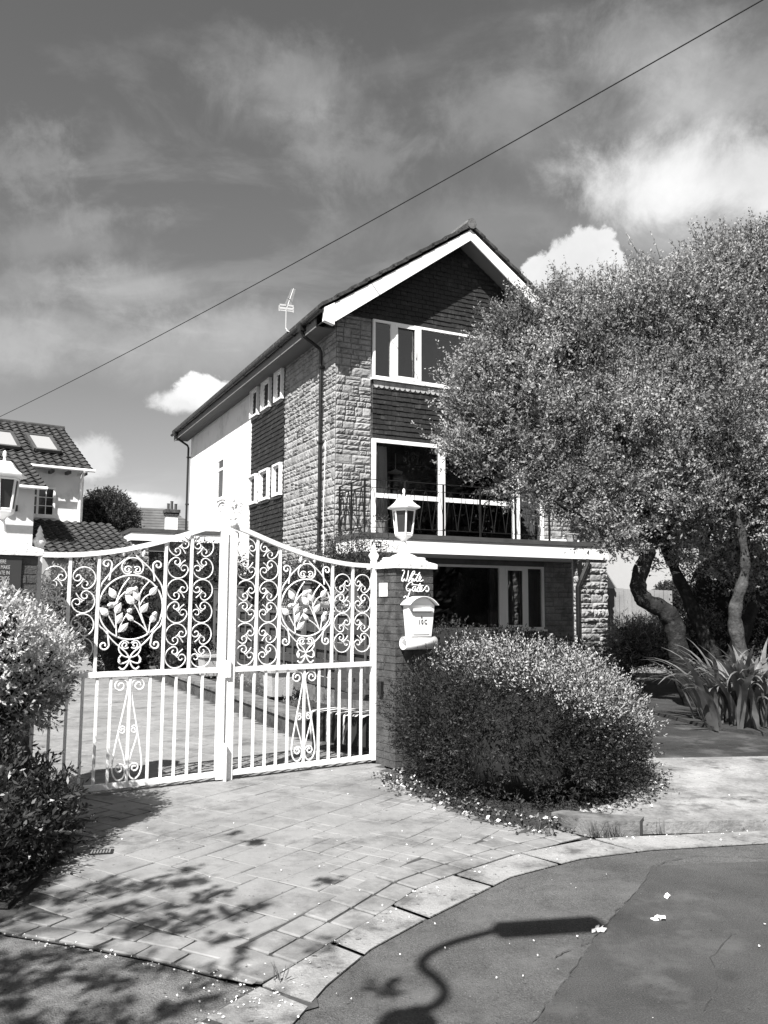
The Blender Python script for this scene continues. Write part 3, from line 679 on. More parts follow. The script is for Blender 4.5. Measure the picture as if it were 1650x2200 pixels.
m.hexa([(-.49, yF - .02, 7.56), (-.26, yF - .02, 7.50), (-.26, yF + .1, 7.50), (-.49, yF + .1, 7.56), (-.49, yF - .02, 7.84), (-.26, yF - .02, 7.98), (-.26, yF + .1, 7.98), (-.49, yF + .1, 7.84)])
m.build('bargeboard', M['white'], house)
m = MB()                                                               # soffits
for side in (0, 1):
    fx = (lambda x: x) if side == 0 else (lambda x: HW_ - x)
    a = (-.44, 7.60); b = (APX, 7.60 + slope * (APX + .44))
    P = [(fx(a[0]), yF + .036, a[1]), (fx(b[0]), yF + .036, b[1]), (fx(b[0]), .02, b[1]), (fx(a[0]), .02, a[1])]; P += [(p[0], p[1], p[2] + .02) for p in P]
    fs = [(0, 3, 2, 1), (4, 5, 6, 7), (0, 1, 5, 4), (1, 2, 6, 5), (2, 3, 7, 6), (3, 0, 4, 7)]
    m.add(P, fs if side == 0 else [f_[::-1] for f_ in fs])
m.box(-.46, -.0, .02, roofL - .1, 7.585, 7.605); m.box(HW_, HW_ + .46, .02, roofL - .1, 7.585, 7.605)
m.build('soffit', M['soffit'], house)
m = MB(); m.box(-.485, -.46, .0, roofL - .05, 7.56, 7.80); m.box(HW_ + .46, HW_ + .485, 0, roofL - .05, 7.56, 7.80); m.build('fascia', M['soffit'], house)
m = MB()                                                               # gutter, half round
for sgn, cx in ((1, -.545),):
    n = 9; ys = [yF + .02, roofL]; vs = []
    for y in ys:
        for rr in (.062, .055):
            for k in range(n):
                a = math.pi + math.pi * k / (n - 1); vs.append((cx + rr * math.cos(a), y, 7.80 + rr * math.sin(a)))
    fs = []
    for k in range(n - 1):
        fs.append((k, k + 1, 2 * n + k + 1, 2 * n + k)); fs.append((n + k + 1, n + k, 3 * n + k, 3 * n + k + 1))
    fs.append(tuple(range(n)) ); m.add(vs, fs)
for y in [.3 + i * .95 for i in range(15)]: m.box(-.615, -.485, y - .012, y + .012, 7.73, 7.75)
m.box(-.62, -.47, .58, .76, 7.66, 7.83); m.box(-.62, -.47, 13.45, 13.6, 7.66, 7.83)
m.build('gutter', M['black'], house)
for y, zb in ((.66, .0), (13.5, 3.6)):
    m = MB(); m.tube([(-.545, y, 7.70), (-.545, y, 7.62), (-.50, y, 7.55), (-.13, y, 7.33), (-.09, y, 7.24), (-.09, y, zb)], .038, 10)
    for z in (6.9, 5.2, 3.5): m.box(-.14, -.0, y - .055, y + .055, z - .02, z + .02)
    m.build('downpipe', M['black'], house, smooth=False)
m = MB(); m.tube([(-.10, .35 + .03 * math.sin(z * 2.2), z) for z in [5.2 - i * .15 for i in range(20)]], .008, 5); m.build('cable', M['white'], house)
# balcony
bal = []
m = MB(); m.box(.04, 6.22, -1.345, -.01, 2.70, 2.982); m.build('balcony_slab', M['white'], house)
m = MB(); m.box(.01, 6.25, -1.372, -.005, 2.985, 3.08); m.build('balcony_edge', M['slabedge'], house)
rl = MB()
def rod(a, b, r=.013, mb=None): (mb or rl).tube([a, b], r, 6)
yb_ = -1.31; xr = 6.16
rod((.1, -.0, 4.15), (.1, yb_, 4.15), .012); rod((.1, yb_, 4.15), (xr, yb_, 4.15), .010); rod((xr, yb_, 4.15), (xr, 0, 4.15), .01)
rod((.1, -.0, 3.99), (.1, yb_, 3.99)); rod((.1, yb_, 3.99), (xr, yb_, 3.99), .008); rod((xr, yb_, 3.99), (xr, 0, 3.99))
rod((.1, -.0, 3.19), (.1, yb_, 3.19)); rod((.1, yb_, 3.19), (xr, yb_, 3.19), .008); rod((xr, yb_, 3.19), (xr, 0, 3.19))
rl.build('balcony_rail', M['iron'], house)
for (x, y) in [(.1, -.02), (.1, -.66), (.1, yb_)] + [(.1 + i * .9, yb_) for i in range(1, 7)] + [(xr, yb_), (xr, -.6)]:
    m = MB(); m.box(x - .017, x + .017, y - .017, y + .017, 3.08, 4.15); m.build('balcony_post', M['iron'], house)
def loops(a0, a1, P, n, r=.0115):
    m = MB(); w = (a1 - a0) / n
    for i in range(n):
        c = a0 + (i + .5) * w; pts = []
        for t in np.linspace(-1, 1, 25):
            s = 1 if t < 0 else -1
            top = 3.975; bot = 3.2
            x = c + t * w * .5; zz = bot + (top - bot) * (1 - abs(t) ** 1.0 * 1.0)
            # hairpin: straight splayed legs with round head
            if abs(t) < .25: zz = top - .09 * (abs(t) / .25) ** 2
            else: zz = top - .09 - (top - .09 - bot) * ((abs(t) - .25) / .75)
            if abs(t) > .9: zz = bot + .03 * (1 - abs(t)) / .1
            pts.append(P(x, zz))
        m.tube(pts, r, 5)
    return m.build('balcony_loops', M['iron'], house)
loops(.12, xr, lambda a, z: (a, yb_, z), 20, .0065); loops(yb_, -.02, lambda a, z: (.1, a, z), 4); loops(yb_, -.02, lambda a, z: (xr, a, z), 4)
m = MB(); m.box(.24, .44, -1.357, -1.346, 2.80, 2.90); nb = m.build('number_plate', M['ink'], house)
m = MB()
for k in range(4): m.box(.262 + k * .042, .292 + k * .042, -1.362, -1.358, 2.818, 2.882)
m.build('number', M['white'], nb)
# balcony support wall
m = MB(); m.box(5.42, 6.20, -1.30, -1.08, 0, 2.695); m.build('pier_core', M['mortar'], house)
m = MB(); stones(m, lambda a, o, z: (a, -1.302 - o, z), 5.42, 6.20, 0, 2.64, seed=21, amp=.05); stones(m, lambda a, o, z: (5.418 - o, a, z), -1.30, -1.08, 0, 2.64, seed=22, amp=.02); m.build('balcony_pier', M['stone'], house)
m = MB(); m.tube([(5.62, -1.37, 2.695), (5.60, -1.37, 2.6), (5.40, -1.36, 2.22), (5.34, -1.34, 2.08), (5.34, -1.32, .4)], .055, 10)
m.add([(5.30, -1.36, 2.695), (5.62, -1.36, 2.695), (5.38, -1.36, 2.10), (5.30, -1.33, 2.695), (5.62, -1.33, 2.695), (5.38, -1.33, 2.10)], [(0, 2, 1), (3, 4, 5), (0, 3, 5, 2), (1, 2, 5, 4), (0, 1, 4, 3)])  # black plate standing in for the dark wedge of shade beneath the slab
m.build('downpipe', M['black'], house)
m = MB(); m.box(5.2, 6.0, -.6, -.1, 3.085, 3.2); m.build('balcony_step', M['white'], house)
# satellite: aerial
ant = thing('tv_aerial', 'thin television aerial on a bent mast clamped to the roof eaves', 'aerial', H(-.52, 1.6, 7.85), HYAW)
m = MB(); m.tube([(.1, -.45, -.05), (.02, -.25, -.02), (-.06, -.05, .08), (-.08, 0, .16), (-.08, 0, .62)], .014, 7); m.build('mast', M['alu'], ant)
bd = Vector((.22, .10, .62)).normalized(); p0 = Vector((-.08, 0, .60))
m = MB(); m.tube([p0, p0 + bd * .62], .009, 5); m.build('boom', M['black'], ant)
m = MB(); sd = Vector((1, -.15, 0)).normalized()
for k in range(17):
    c = p0 + bd * (.10 + k * .031); m.tube([c - sd * (.085 - k * .002), c + sd * (.085 - k * .002)], .005, 4)
m.build('directors', M['alu'], ant)
m = MB(); up = bd.cross(sd).normalized()
for s_ in (-1, 1):
    for q in (-1, 0, 1): m.obox(p0 + bd * .03 + sd * s_ * .09 + Vector((0, 0, q * .062 + .02)), sd * .072, Vector((0, .003, 0)), Vector((0, 0, .02 if q else .013)))
m.obox(p0 + Vector((0, 0, .02)), sd * .17, Vector((0, .004, 0)), Vector((0, 0, .014)))
for s_ in (-1, 1): m.obox(p0 + sd * s_ * .165 + Vector((0, 0, .02)), sd * .012, Vector((0, .004, 0)), Vector((0, 0, .07)))
m.build('reflector', M['alu'], ant)
# carport / garage roof at the side of the house
gar = thing('garage', 'flat roofed garage with broad white fascia left of the house', 'garage', H(0, 7, 0), HYAW)
m = MB(); m.box(-3.05, -.03, .0, 8.2, 3.60, 3.70); m.build('roof_edge', M['slabedge'], gar)
m = MB(); m.box(-3.02, -.04, .03, .07, 3.37, 3.595); m.box(-3.02, -2.98, .075, 8.1, 3.37, 3.595); m.build('fascia', M['white'], gar)
m = MB(); m.box(-3.0, -2.7, .15, 8, 0, 3.36); m.box(-2.95, -.1, 3.0, 3.2, 0, 3.27); m.build('wall', M['mortar'], gar)
m = MB(); stones(m, lambda a, o, z: (a, .145 - o, z), -3.0, -2.5, 0, 3.27, seed=31, amp=.03); m.build('stone_pier', M['stone'], gar)
m = MB(); m.box(-2.4, -.2, 2.9, 2.95, 0, 2.6); m.build('door', M['dark'], gar)
# pots on the balcony
for (x, y, r, h, lb) in ((.32, -.9, .09, .17, 'small pale pot at the left end of the balcony'), (.62, -1.0, .12, .26, 'taller clay pot of flowers left on the balcony'), (5.35, -1.15, .16, .17, 'wide pale trough at the right end of the balcony')):
    t = thing('flower_pot', lb, 'flower pot', H(x, y, 3.085), HYAW, 'pots on the balcony')
    m = MB(); m.lathe([(r * .7, 0), (r, h), (r * 1.08, h), (r * 1.08, h + .02), (r * .9, h + .02)], n=14); m.build('pot', M['pot'] if r == .12 else M['potw'], t)
    n = 90; C = rng.normal(size=(n, 3)) * [r * .7, r * .7, .04] + [0, 0, h + .07]; leafmesh('plant', C, rng.normal(size=(n, 3)) + [0, 0, .6], .05, .02, M['leafd'], t)

# ================================================================== GATES
def arc(cx, cz, r, a0, a1, n=None):
    n = n or max(4, int(abs(a1 - a0) / .22)); return [(cx + r * math.cos(a0 + (a1 - a0) * i / n), cz + r * math.sin(a0 + (a1 - a0) * i / n)) for i in range(n + 1)]
def curl(cx, cz, r0, r1, a0, turns, n=26):       # spiral inward
    out = []
    for i in range(n + 1):
        t = i / n; a = a0 + turns * 2 * math.pi * t; r = r0 + (r1 - r0) * t ** .8
        out.append((cx + r * math.cos(a), cz + r * math.sin(a)))
    return out
def cscroll(cx, cz, R, phi, kr=.46):
    al = math.asin(kr / (1 - kr)) if kr / (1 - kr) < 1 else R_(57)
    big = arc(cx, cz, R, phi + al, phi + 2 * math.pi - al, 34)
    r = kr * R
    c1 = (cx + (R - r) * math.cos(phi + al), cz + (R - r) * math.sin(phi + al)); c2 = (cx + (R - r) * math.cos(phi - al), cz + (R - r) * math.sin(phi - al))
    s1 = curl(*c1, r, r * .28, phi + al, -.98, 26); s2 = curl(*c2, r, r * .28, phi - al, .98, 26)
    return s1[::-1] + big[1:-1] + s2
def sm(pts, it=2):
    for _ in range(it):
        q = [pts[0]]
        for a, b in zip(pts, pts[1:]): q += [(a[0] * .75 + b[0] * .25, a[1] * .75 + b[1] * .25), (a[0] * .25 + b[0] * .75, a[1] * .25 + b[1] * .75)]
        pts = q + [pts[-1]]
    return pts
def P3(pts, w=0.0): return [(u, w, z) for u, z in pts]
def leafshape(m, u, z, ang, ln, wd, w=-.012):
    d = (math.cos(ang), math.sin(ang)); nn = (-d[1], d[0]); vs = []; prof = [(0, 0), (.2, .36), (.42, .5), (.68, .36), (1, 0)]
    for t, k in prof: vs.append((u + d[0] * ln * t + nn[0] * wd * k, w - .004, z + d[1] * ln * t + nn[1] * wd * k))
    for t, k in prof[1:-1][::-1]: vs.append((u + d[0] * ln * t - nn[0] * wd * k, w - .004, z + d[1] * ln * t - nn[1] * wd * k))
    n = len(vs); mid = [(u + d[0] * ln * t, w - .012, z + d[1] * ln * t) for t in (.3, .6)]
    vs += mid; fs = [(0, 1, n), (1, 2, n), (2, n + 1, n), (2, 3, n + 1), (3, 4, n + 1), (4, 5, n + 1), (5, 6, n + 1), (6, n, n + 1), (6, 7, n), (7, 0, n)]
    bk = [(a, w + .004, b) for a, _, b in vs[:n]]; vs += bk
    fs += [tuple(n + 2 + i for i in range(n))[::1]] + [(i, n + 2 + i, n + 2 + (i + 1) % n, (i + 1) % n) for i in range(n)]
    m.add(vs, fs)
def gate_leaf(sgn, label):
    t = thing('gate_leaf', label, 'gate', GO, GYAW, 'pair of white wrought iron gates')
    mt = M['gate']; S = lambda pts: [(sgn * a - (.075 if sgn < 0 else 0), b) for a, b in pts]
    X = lambda u: sgn * u - (.075 if sgn < 0 else 0)
    def sbox(m, u0, u1, z0, z1, w=.025):
        a, b = sorted((X(u0), X(u1))); m.box(a, b, -w, w, z0, z1)
    uL, uR = (.005, .075), (1.635, 1.685)
    if sgn < 0: uL = (-.075 + .0, -.005 + .01); uL = (-.055, .012)
    m = MB(); sbox(m, *uL, .0 if sgn > 0 else .02, 2.36, .028); m.build('closing_stile', mt, t)
    m = MB(); sbox(m, *uR, .035, 2.14, .026); m.build('hinge_stile', mt, t)
    m = MB(); sbox(m, uL[1] - .002, uR[0] + .002, .045, .092, .022); m.build('bottom_rail', mt, t)
    m = MB(); sbox(m, uL[1] - .002, uR[0] + .002, 1.008, 1.056, .022); m.build('middle_rail', mt, t)
    top = [(.0, 2.425), (.09, 2.395), (.2, 2.362), (.35, 2.308), (.534, 2.245), (.75, 2.182), (1.0, 2.122), (1.25, 2.085), (1.45, 2.07), (1.66, 2.068)]
    top = sm(top, 1); m = MB(); vs = []
    for i, (u, z) in enumerate(S(top)):
        a = top[max(i - 1, 0)]; b = top[min(i + 1, len(top) - 1)]; d = math.hypot(b[0] - a[0], b[1] - a[1]); tx, tz = sgn * (b[0] - a[0]) / d, (b[1] - a[1]) / d
        for hw, dw in ((-.022, -.026), (.022, -.026), (.022, .026), (-.022, .026)): vs.append((u - tz * hw, dw, z + tx * hw * (1)))
    fs = []
    for i in range(len(top) - 1):
        for k in range(4): fs.append((i * 4 + k, i * 4 + (k + 1) % 4, i * 4 + 4 + (k + 1) % 4, i * 4 + 4 + k))
    m.add(vs, fs + [(0, 3, 2, 1), tuple(len(vs) - 4 + k for k in range(4))]); m.build('top_rail', mt, t)
    def ztop(u):
        for a, b in zip(top, top[1:]):
            if a[0] <= u <= b[0]: return a[1] + (b[1] - a[1]) * (u - a[0]) / (b[0] - a[0])
    for u in (.30, .548, 1.152, 1.398):
        m = MB(); sbox(m, u - .0125, u + .0125, 1.056, ztop(u) - .015, .0125); m.build('upper_bar', mt, t)
    for u in (.162, .290, .415, .535, .657, .84, 1.008, 1.127, 1.248, 1.377, 1.511):
        m = MB(); sbox(m, u - .011, u + .011, .092, 1.008, .011); m.build('lower_bar', mt, t)
    rr = .0070
    for (uc, side, zs) in ((.185, 1, 6), (.428, -1, 6), (1.275, 1, 4), (1.52, -1, 4)):
        z0 = 2.30 if zs == 6 else 1.975; st = (z0 - 1.06) / 6 if zs == 6 else .2045
        m = MB(); Rr = st / 2 - .004
        for k in range(zs):
            zc = z0 - st * (k + .5); ph = -R_(48) if k % 2 == 0 else R_(48)
            pa_ = ph if side > 0 else math.pi - ph
            m.tube(P3(S(cscroll(uc, zc, Rr, pa_))), rr * .82, 6)
            d = (math.cos(pa_), math.sin(pa_)); q0 = (uc + d[0] * Rr * .12, zc + d[1] * Rr * .12); q1 = (uc + d[0] * Rr * .98, zc + d[1] * Rr * .98)
            mid = ((q0[0] + q1[0]) / 2 + d[1] * .006, (q0[1] + q1[1]) / 2 - d[0] * .006)
            m.tube(P3(S([q0, mid, q1]), -.006), [.007, .005, .006], 5)
            for s_ in (-1, 1): m.tube(P3(S([q0, (q0[0] - d[0] * .004 + s_ * d[1] * .016, q0[1] - d[1] * .004 - s_ * d[0] * .016)]), -.006), .005, 4)
        m.build('scroll_column', mt, t)
    # medallion
    C0, Z0 = .852, 1.62
    m = MB(); m.tube(P3(S(arc(C0, Z0, .288, 0, 2 * math.pi, 64))), .0082, 7, False); m.build('medallion_ring', mt, t)
    m = MB()
    for s in (-1, 1):
        for v, tip in ((1, .525), (-1, -.465)):
            pts = [(0.0, tip), (s * .018, tip - v * .05), (s * .07, tip - v * .095), (s * .16, tip - v * .17), (s * .235, tip - v * .27), (s * .275, tip * .5 - v * .06), (s * .296, tip * .2), (s * .298, 0)]
            m.tube(P3(S([(C0 + a, Z0 + b) for a, b in sm(pts)])), .0072, 6)
            # corner scroll
            cx, cz = C0 + s * .232, Z0 + v * (.385 if v > 0 else .335); r = .047
            a0 = math.pi if s > 0 else 0
            sp = curl(cx, cz, r, r * .25, a0, (-1.1 if s * v > 0 else 1.1), 24)
            m.tube(P3(S([(C0 + s * .205, Z0 + v * (.24 if v > 0 else .2))] + sp)), .008, 6)
    m.build('ogee_frame', mt, t)
    m = MB()
    for v, zc in ((1, Z0 + .365), (-1, Z0 - .365)):
        # heart of two curls
        hh = .085
        for s in (-1, 1):
            cx, cz = C0 + s * .045, zc - v * .03
            sp = curl(cx, cz, .042, .012, math.pi / 2 + math.pi / 2 * s - s * math.pi, s * v * -1.15, 24) if False else curl(cx, cz, .043, .012, (math.pi if s > 0 else 0), s * v * -1.2 if v > 0 else s * 1.2, 26)
            out = [(C0, zc + v * .082), (C0 + s * .05, zc + v * .075), (C0 + s * .095, zc + v * .03), (C0 + s * .1, zc - v * .02), (C0 + s * .075, zc - v * .062), (C0 + s * .04, zc - v * .068), (C0 + s * .01, zc - v * .045)]
            m.tube(P3(S(sm(out, 2))), .0070, 6); m.tube(P3(S(curl(C0 + s * .044, zc - v * .028, .036, .010, (math.pi if s > 0 else 0) + (s * v * -.6), -s * v * 1.15, 26))), .0075, 6)
    for s in (-1, 1):
        m.tube(P3(S(sm([(C0, Z0 - .47), (C0 + s * .03, Z0 - .49), (C0 + s * .085, Z0 - .505), (C0 + s * .10, Z0 - .46), (C0 + s * .075, Z0 - .425)], 2))), .0075, 6)
        m.tube(P3(S(sm([(C0, Z0 - .47), (C0 + s * .025, Z0 - .53), (C0 + s * .06, Z0 - .556), (C0 + s * .09, Z0 - .53)], 2))), .0075, 6)
        leafshape(m, X(C0 + s * .09), Z0 - .50, R_(100) if s > 0 else R_(80), .05, .025)
    m.tube(P3(S([(C0, Z0 + .50), (C0, Z0 + .57)])), .007, 6)
    for s in (-1, 1): leafshape(m, X(C0 + s * .085), Z0 + .455, R_(90 + 12 * s), .075, .035)
    m.build('heart_scrolls', mt, t)
    # leafy spray
    m = MB()
    def stem(pts, r=.006): m.tube(P3([(X(C0) + a, Z0 + b) for a, b in sm(pts)], -.008), r, 5)
    base1, base2 = (-.125, -.255), (.155, -.235)
    stem([base1, (-.135, -.12), (-.150, .02), (-.10, .17), (-.03, .265)], .007); stem([base2, (.10, -.10), (.065, .02), (.07, .14), (.155, .24)], .007)
    stem([(-.14, -.18), (-.17, -.13), (-.205, -.07)]); stem([(-.11, -.22), (-.08, -.12), (-.03, -.05)]); stem([(-.145, .0), (-.12, .08), (-.06, .14)])
    stem([(.15, -.22), (.09, -.16), (.02, -.12)]); stem([(.11, -.14), (.06, -.03), (.02, .03)]); stem([(.075, .02), (.11, .09), (.16, .12)]); stem([(.165, -.23), (.17, -.14), (.19, -.09)])
    LV = [(-.205, -.07, 140, .095, .06), (-.145, -.06, 65, .10, .055), (-.135, -.15, 62, .105, .055), (-.15, .08, 120, .10, .06), (-.06, .12, 35, .095, .055), (-.10, -.22, 48, .10, .05),
          (.02, .03, 135, .105, .065), (.06, .06, 112, .11, .06), (.16, .11, 50, .095, .055), (.085, -.05, 55, .10, .055), (.175, -.14, 60, .10, .055), (.02, -.12, 140, .085, .045), (-.2, .0, 30, .08, .045)]
    for (a, b, an, ln, wd) in LV: leafshape(m, X(C0) + a, Z0 + b, R_(an), ln * 1.12, wd * 1.15)
    m.build('leaf_spray', mt, t)
    m = MB()
    for (a, b) in ((-.015, -.03), (.215, -.06), (.03, .165), (-.19, .02)):
        for k in range(3): m.lathe([(.004, -.02), (.02 - k * .004, -.008), (.022 - k * .005, .006), (.008, .016)], (X(C0) + a + (k - 1) * .008, -.018, Z0 + b + (k % 2) * .006), 8)
    m.build('rose_buds', mt, t)
    # lower ornament
    m = MB()
    for s in (-1, 1):
        U0 = .84
        # long hairpin with curls at both ends
        pts = curl(U0 + s * .078, .925, .022, .060, (R_(90) if s > 0 else R_(90)), 0, 2)
        spt = curl(U0 + s * .082, .925, .066, .016, (math.pi if s > 0 else 0) + s * R_(-20), -s * 1.45, 34)
        m.tube(P3(S([(U0 + s * .014, .90)] + spt)), .0075, 6)
        m.tube(P3(S(sm([(U0 + s * .014, .90), (U0 + s * .03, .80), (U0 + s * .07, .60), (U0 + s * .105, .42), (U0 + s * .13, .27), (U0 + s * .132, .20), (U0 + s * .115, .14), (U0 + s * .08, .105), (U0 + s * .045, .11), (U0 + s * .018, .15), (U0 + s * .018, .2)], 2))), .0075, 6)
        m.tube(P3(S(curl(U0 + s * .066, .205, .048, .012, (math.pi if s > 0 else 0), -s * 1.4, 34))), .0075, 6)
        m.tube(P3(S(sm([(U0 + s * .015, .24), (U0 + s * .03, .31), (U0 + s * .065, .42), (U0 + s * .085, .50), (U0 + s * .08, .55), (U0 + s * .055, .575), (U0 + s * .03, .56)], 2))), .0065, 6)
        m.tube(P3(S(curl(U0 + s * .05, .535, .036, .010, R_(90), s * -1.3, 28))), .0065, 6)
    m.build('lower_scrolls', mt, t)
    # hinge post finial
    m = MB(); uc = X(1.66)
    m.lathe([(.024, 0), (.03, .02), (.022, .03), (.045, .07), (.058, .10), (.05, .115), (.03, .14), (.034, .155), (.018, .18), (.022, .195), (.008, .225), (.002, .24)], (uc, 0, 2.08), 14); m.build('post_finial', mt, t, smooth=True)
    return t
gr = gate_leaf(1, 'right leaf of the white scrollwork gates, hung beside the letterbox pillar')
gl = gate_leaf(-1, 'left leaf of the white scrollwork gates, half hidden by the bright shrub')
m = MB(); m.lathe([(.012, 0), (.03, .01), (.038, .035), (.03, .06), (.012, .07)], (.03, -.03, 2.395), 14); 
m.lathe([(.03, 0), (.04, .015), (.03, .03), (.012, .05), (.02, .07), (.006, .1)], (.03, 0, 2.47), 12); m.build('top_knob', M['gate'], gr, smooth=True)
m = MB()
for s in (-1, 1):
    m.tube(P3([(.012 + s * .005, 2.50), (.012 + s * .02, 2.53)] + sm([(.012 + s * .02, 2.53), (.012 + s * .05, 2.61), (.012 + s * .085, 2.645)], 1) + curl(.012 + s * .095, 2.585, .058, .014, R_(90), -s * 1.5, 36)), .008, 6)
m.tube(P3(sm([(.03, 2.5), (.03, 2.58), (.045, 2.64), (.03, 2.70), (.035, 2.74)], 2)), [.008] * 0 or .006, 6)
for (u, z, a) in ((.02, 2.58, 115), (.03, 2.6, 60), (.025, 2.64, 95)): leafshape(m, u, z, R_(a), .06, .03)
m.build('crest', M['gate'], gr)
m = MB(); m.box(-.02, .028, -.05, -.03, .96, 1.12); m.box(-.018, -.004, -.075, -.03, .0, .35); m.build('drop_bolt', M['gate'], gr)

# ================================================================== PILLARS
def pillar(u0, u1, w0, w1, label, name='brick_gate_pillar'):
    t = thing(name, label, 'gate pillar', GW((u0 + u1) / 2, (w0 + w1) / 2), GYAW, 'brick pillars either side of the gates'); hx, hy = (u1 - u0) / 2, (w1 - w0) / 2
    m = MB(); m.box(-hx + .006, hx - .006, -hy + .006, hy - .006, 0, 2.03); m.build('mortar_core', M['brickm'], t)
    m = MB(); ch = .0755; r = random.Random(int(u0 * 100)); nrow = 27
    for k in range(nrow):
        z0 = .0 + k * ch; z1 = z0 + ch - .009
        for axis in (0, 1):
            Lh = hx if axis == 0 else hy; full = (k + axis) % 2 == 0
            a0 = -Lh if full else -Lh + .105; a1 = Lh if full else Lh - .105
            a = a0
            seq = [.215, .215, .105] if k % 4 < 2 else [.105, .215, .215]
            i = 0
            while a < a1 - .01:
                b = min(a + seq[i % 3], a1)
                if a1 - b < .06: b = a1
                for s in (-1, 1):
                    o = r.uniform(-.0015, .0025); d = (hy if axis == 0 else hx) + o
                    aa, bb = a + (.0 if a == a0 else .0045), b - (.0 if b == a1 else .0045)
                    lo, hi = (d - .10, d) if s > 0 else (-d, -d + .10)
                    zz = r.uniform(-.001, .001)
                    if axis == 0: m.box(aa, bb, lo, hi, z0 + zz, z1 + zz)
                    else: m.box(lo, hi, aa, bb, z0 + zz + .0004, z1 + zz - .0004)
                a = b; i += 1
    m.build('brickwork', M['brick'], t)
    m = MB(); e = .035; c = .1
    lo = [(-hx - e, -hy - e), (hx + e, -hy - e), (hx + e, hy + e), (-hx - e, hy + e)]; vs = [(a, b, 2.035) for a, b in lo] + [(a, b, 2.085) for a, b in lo] + [(a * .45, b * .45, 2.145) for a, b in lo]
    m.add(vs, [(3, 2, 1, 0)] + [(i, (i + 1) % 4, 4 + (i + 1) % 4, 4 + i) for i in range(4)] + [(4 + i, 4 + (i + 1) % 4, 8 + (i + 1) % 4, 8 + i) for i in range(4)] + [(8, 9, 10, 11)])
    m.build('cap', M['cap'], t)
    return t
pR = pillar(1.69, 2.17, -.38, .10, 'dark brick pillar with white cap carrying the letterbox')
pL = pillar(-2.32, -1.81, -.38, .12, 'dark brick pillar with white cap carrying the dog gate sign')
m = MB(); m.box(-.245, -.24, .045 - .0, .21, 1.745, 1.885)
hp = MB(); hp.box(-.246, -.2395, -.09, .07, 1.742, 1.884); hp.build('hinge_plate', M['gate'], pR)
hp = MB(); hp.box(-.275, -.24, -.02, .04, .715, .855); hp.build('gate_keypad', M['black'], pR)
def lantern(loc, label):
    t = thing('gate_lantern', label, 'lamp', loc, GYAW + R_(8), 'white lanterns on the gate pillars')
    m = MB(); s = .16                                              # loc is on the cap; z here from 0
    for (a, b) in ((-1, -1), (1, -1), (1, 1), (-1, 1)): m.box(a * s - .02, a * s + .02, b * s - .02, b * s + .02, 0, .045)
    for (x0, x1, y0, y1) in ((-s, s, -s - .012, -s + .012), (-s, s, s - .012, s + .012), (-s - .012, -s + .012, -s, s), (s - .012, s + .012, -s, s)): m.box(x0, x1, y0, y1, .03, .07)
    m.box(-s, s, -s, s, .062, .078)
    m.lathe([(.16, .075), (.12, .10), (.07, .12), (.045, .15), (.036, .2), (.030, .24), (.024, .25)], n=16); m.build('base', M['lampw'], t, smooth=False)
    m = MB(); m.lathe([(.022, .245), (.03, .26), (.05, .28), (.085, .30), (.10, .315), (.10, .335)], n=6, ph=R_(0)); m.build('bowl', M['lampw'], t)
    m = MB(); m.lathe([(.088, .336), (.118, .60)], n=6); m.build('pane', M['lampglass'], t)
    m = MB()
    for k in range(6):
        a = k * math.pi / 3; c, s_ = math.cos(a), math.sin(a); m.tube([(.094 * c, .094 * s_, .33), (.126 * c, .126 * s_, .605)], .010, 6)
        a2 = (k + 1) * math.pi / 3; p, q = (.094 * c, .094 * s_, .34), (.094 * math.cos(a2), .094 * math.sin(a2), .34); m.tube([p, q], .008, 5)
        p, q = (.124 * c, .124 * s_, .592), (.124 * math.cos(a2), .124 * math.sin(a2), .592); m.tube([p, q], .012, 5)
    m.build('lantern_frame', M['lampw'], t)
    m = MB(); m.lathe([(.125, .600), (.155, .605), (.185, .612), (.188, .625), (.150, .648), (.110, .68), (.085, .715), (.07, .735), (.02, .742)], n=6)
    m.build('lantern_roof', M['lampw'], t)
    m = MB(); m.lathe([(.018, .740), (.012, .755), (.010, .775), (.018, .795), (.014, .82), (.003, .832)], n=10); m.build('finial', M['lampw'], t, smooth=True)
    return t
lantern(GW(1.955, -.14, 2.085), 'white hexagonal lantern on the letterbox pillar')
lantern(GW(-2.065, -.13, 2.085), 'white hexagonal lantern cut by the left edge of the photo, on the sign pillar')

# letterbox
lb = thing('letterbox', 'white arched letterbox numbered 10 C with a newspaper tube below', 'letterbox', GW(1.93, -.385, 1.2), GYAW)
def zt(z): return z - 1.2
m = MB(); f = [(-.16, .452), (.16, .452), (.13, .13), (-.13, .13)]
m.add([(-.13, -.115, .13), (.13, -.115, .13), (.165, -.125, .455), (-.165, -.125, .455), (-.12, 0, .13), (.12, 0, .13), (.155, 0, .455), (-.155, 0, .455)], [(0, 1, 2, 3), (5, 4, 7, 6), (1, 5, 6, 2), (4, 0, 3, 7), (4, 5, 1, 0), (3, 2, 6, 7)])
m.build('body', M['box'], lb)
m = MB(); n = 18; R0 = .235; cz = .365
def ar(k, r, ex=0): a = math.pi / 2 + (k / n - .5) * 2 * R_(52); return (-(r) * math.cos(a) * 1.0, cz + (r) * math.sin(a) - .055)
vs = []
for y in (-.175, .0):
    for r in (R0, R0 - .007):
        for k in range(n + 1): a, b = ar(k, r); vs.append((a, y, b))
q = n + 1; fs = []
for k in range(n): fs += [(k, k + 1, 2 * q + k + 1, 2 * q + k), (q + k + 1, q + k, 3 * q + k, 3 * q + k + 1), (k + 1, k, q + k, q + k + 1), (2 * q + k, 2 * q + k + 1, 3 * q + k + 1, 3 * q + k)]
m.add(vs, fs + [(0, 2 * q, 3 * q, q), (n, q + n, 3 * q + n, 2 * q + n)]); m.build('roof', M['box'], lb, smooth=False)
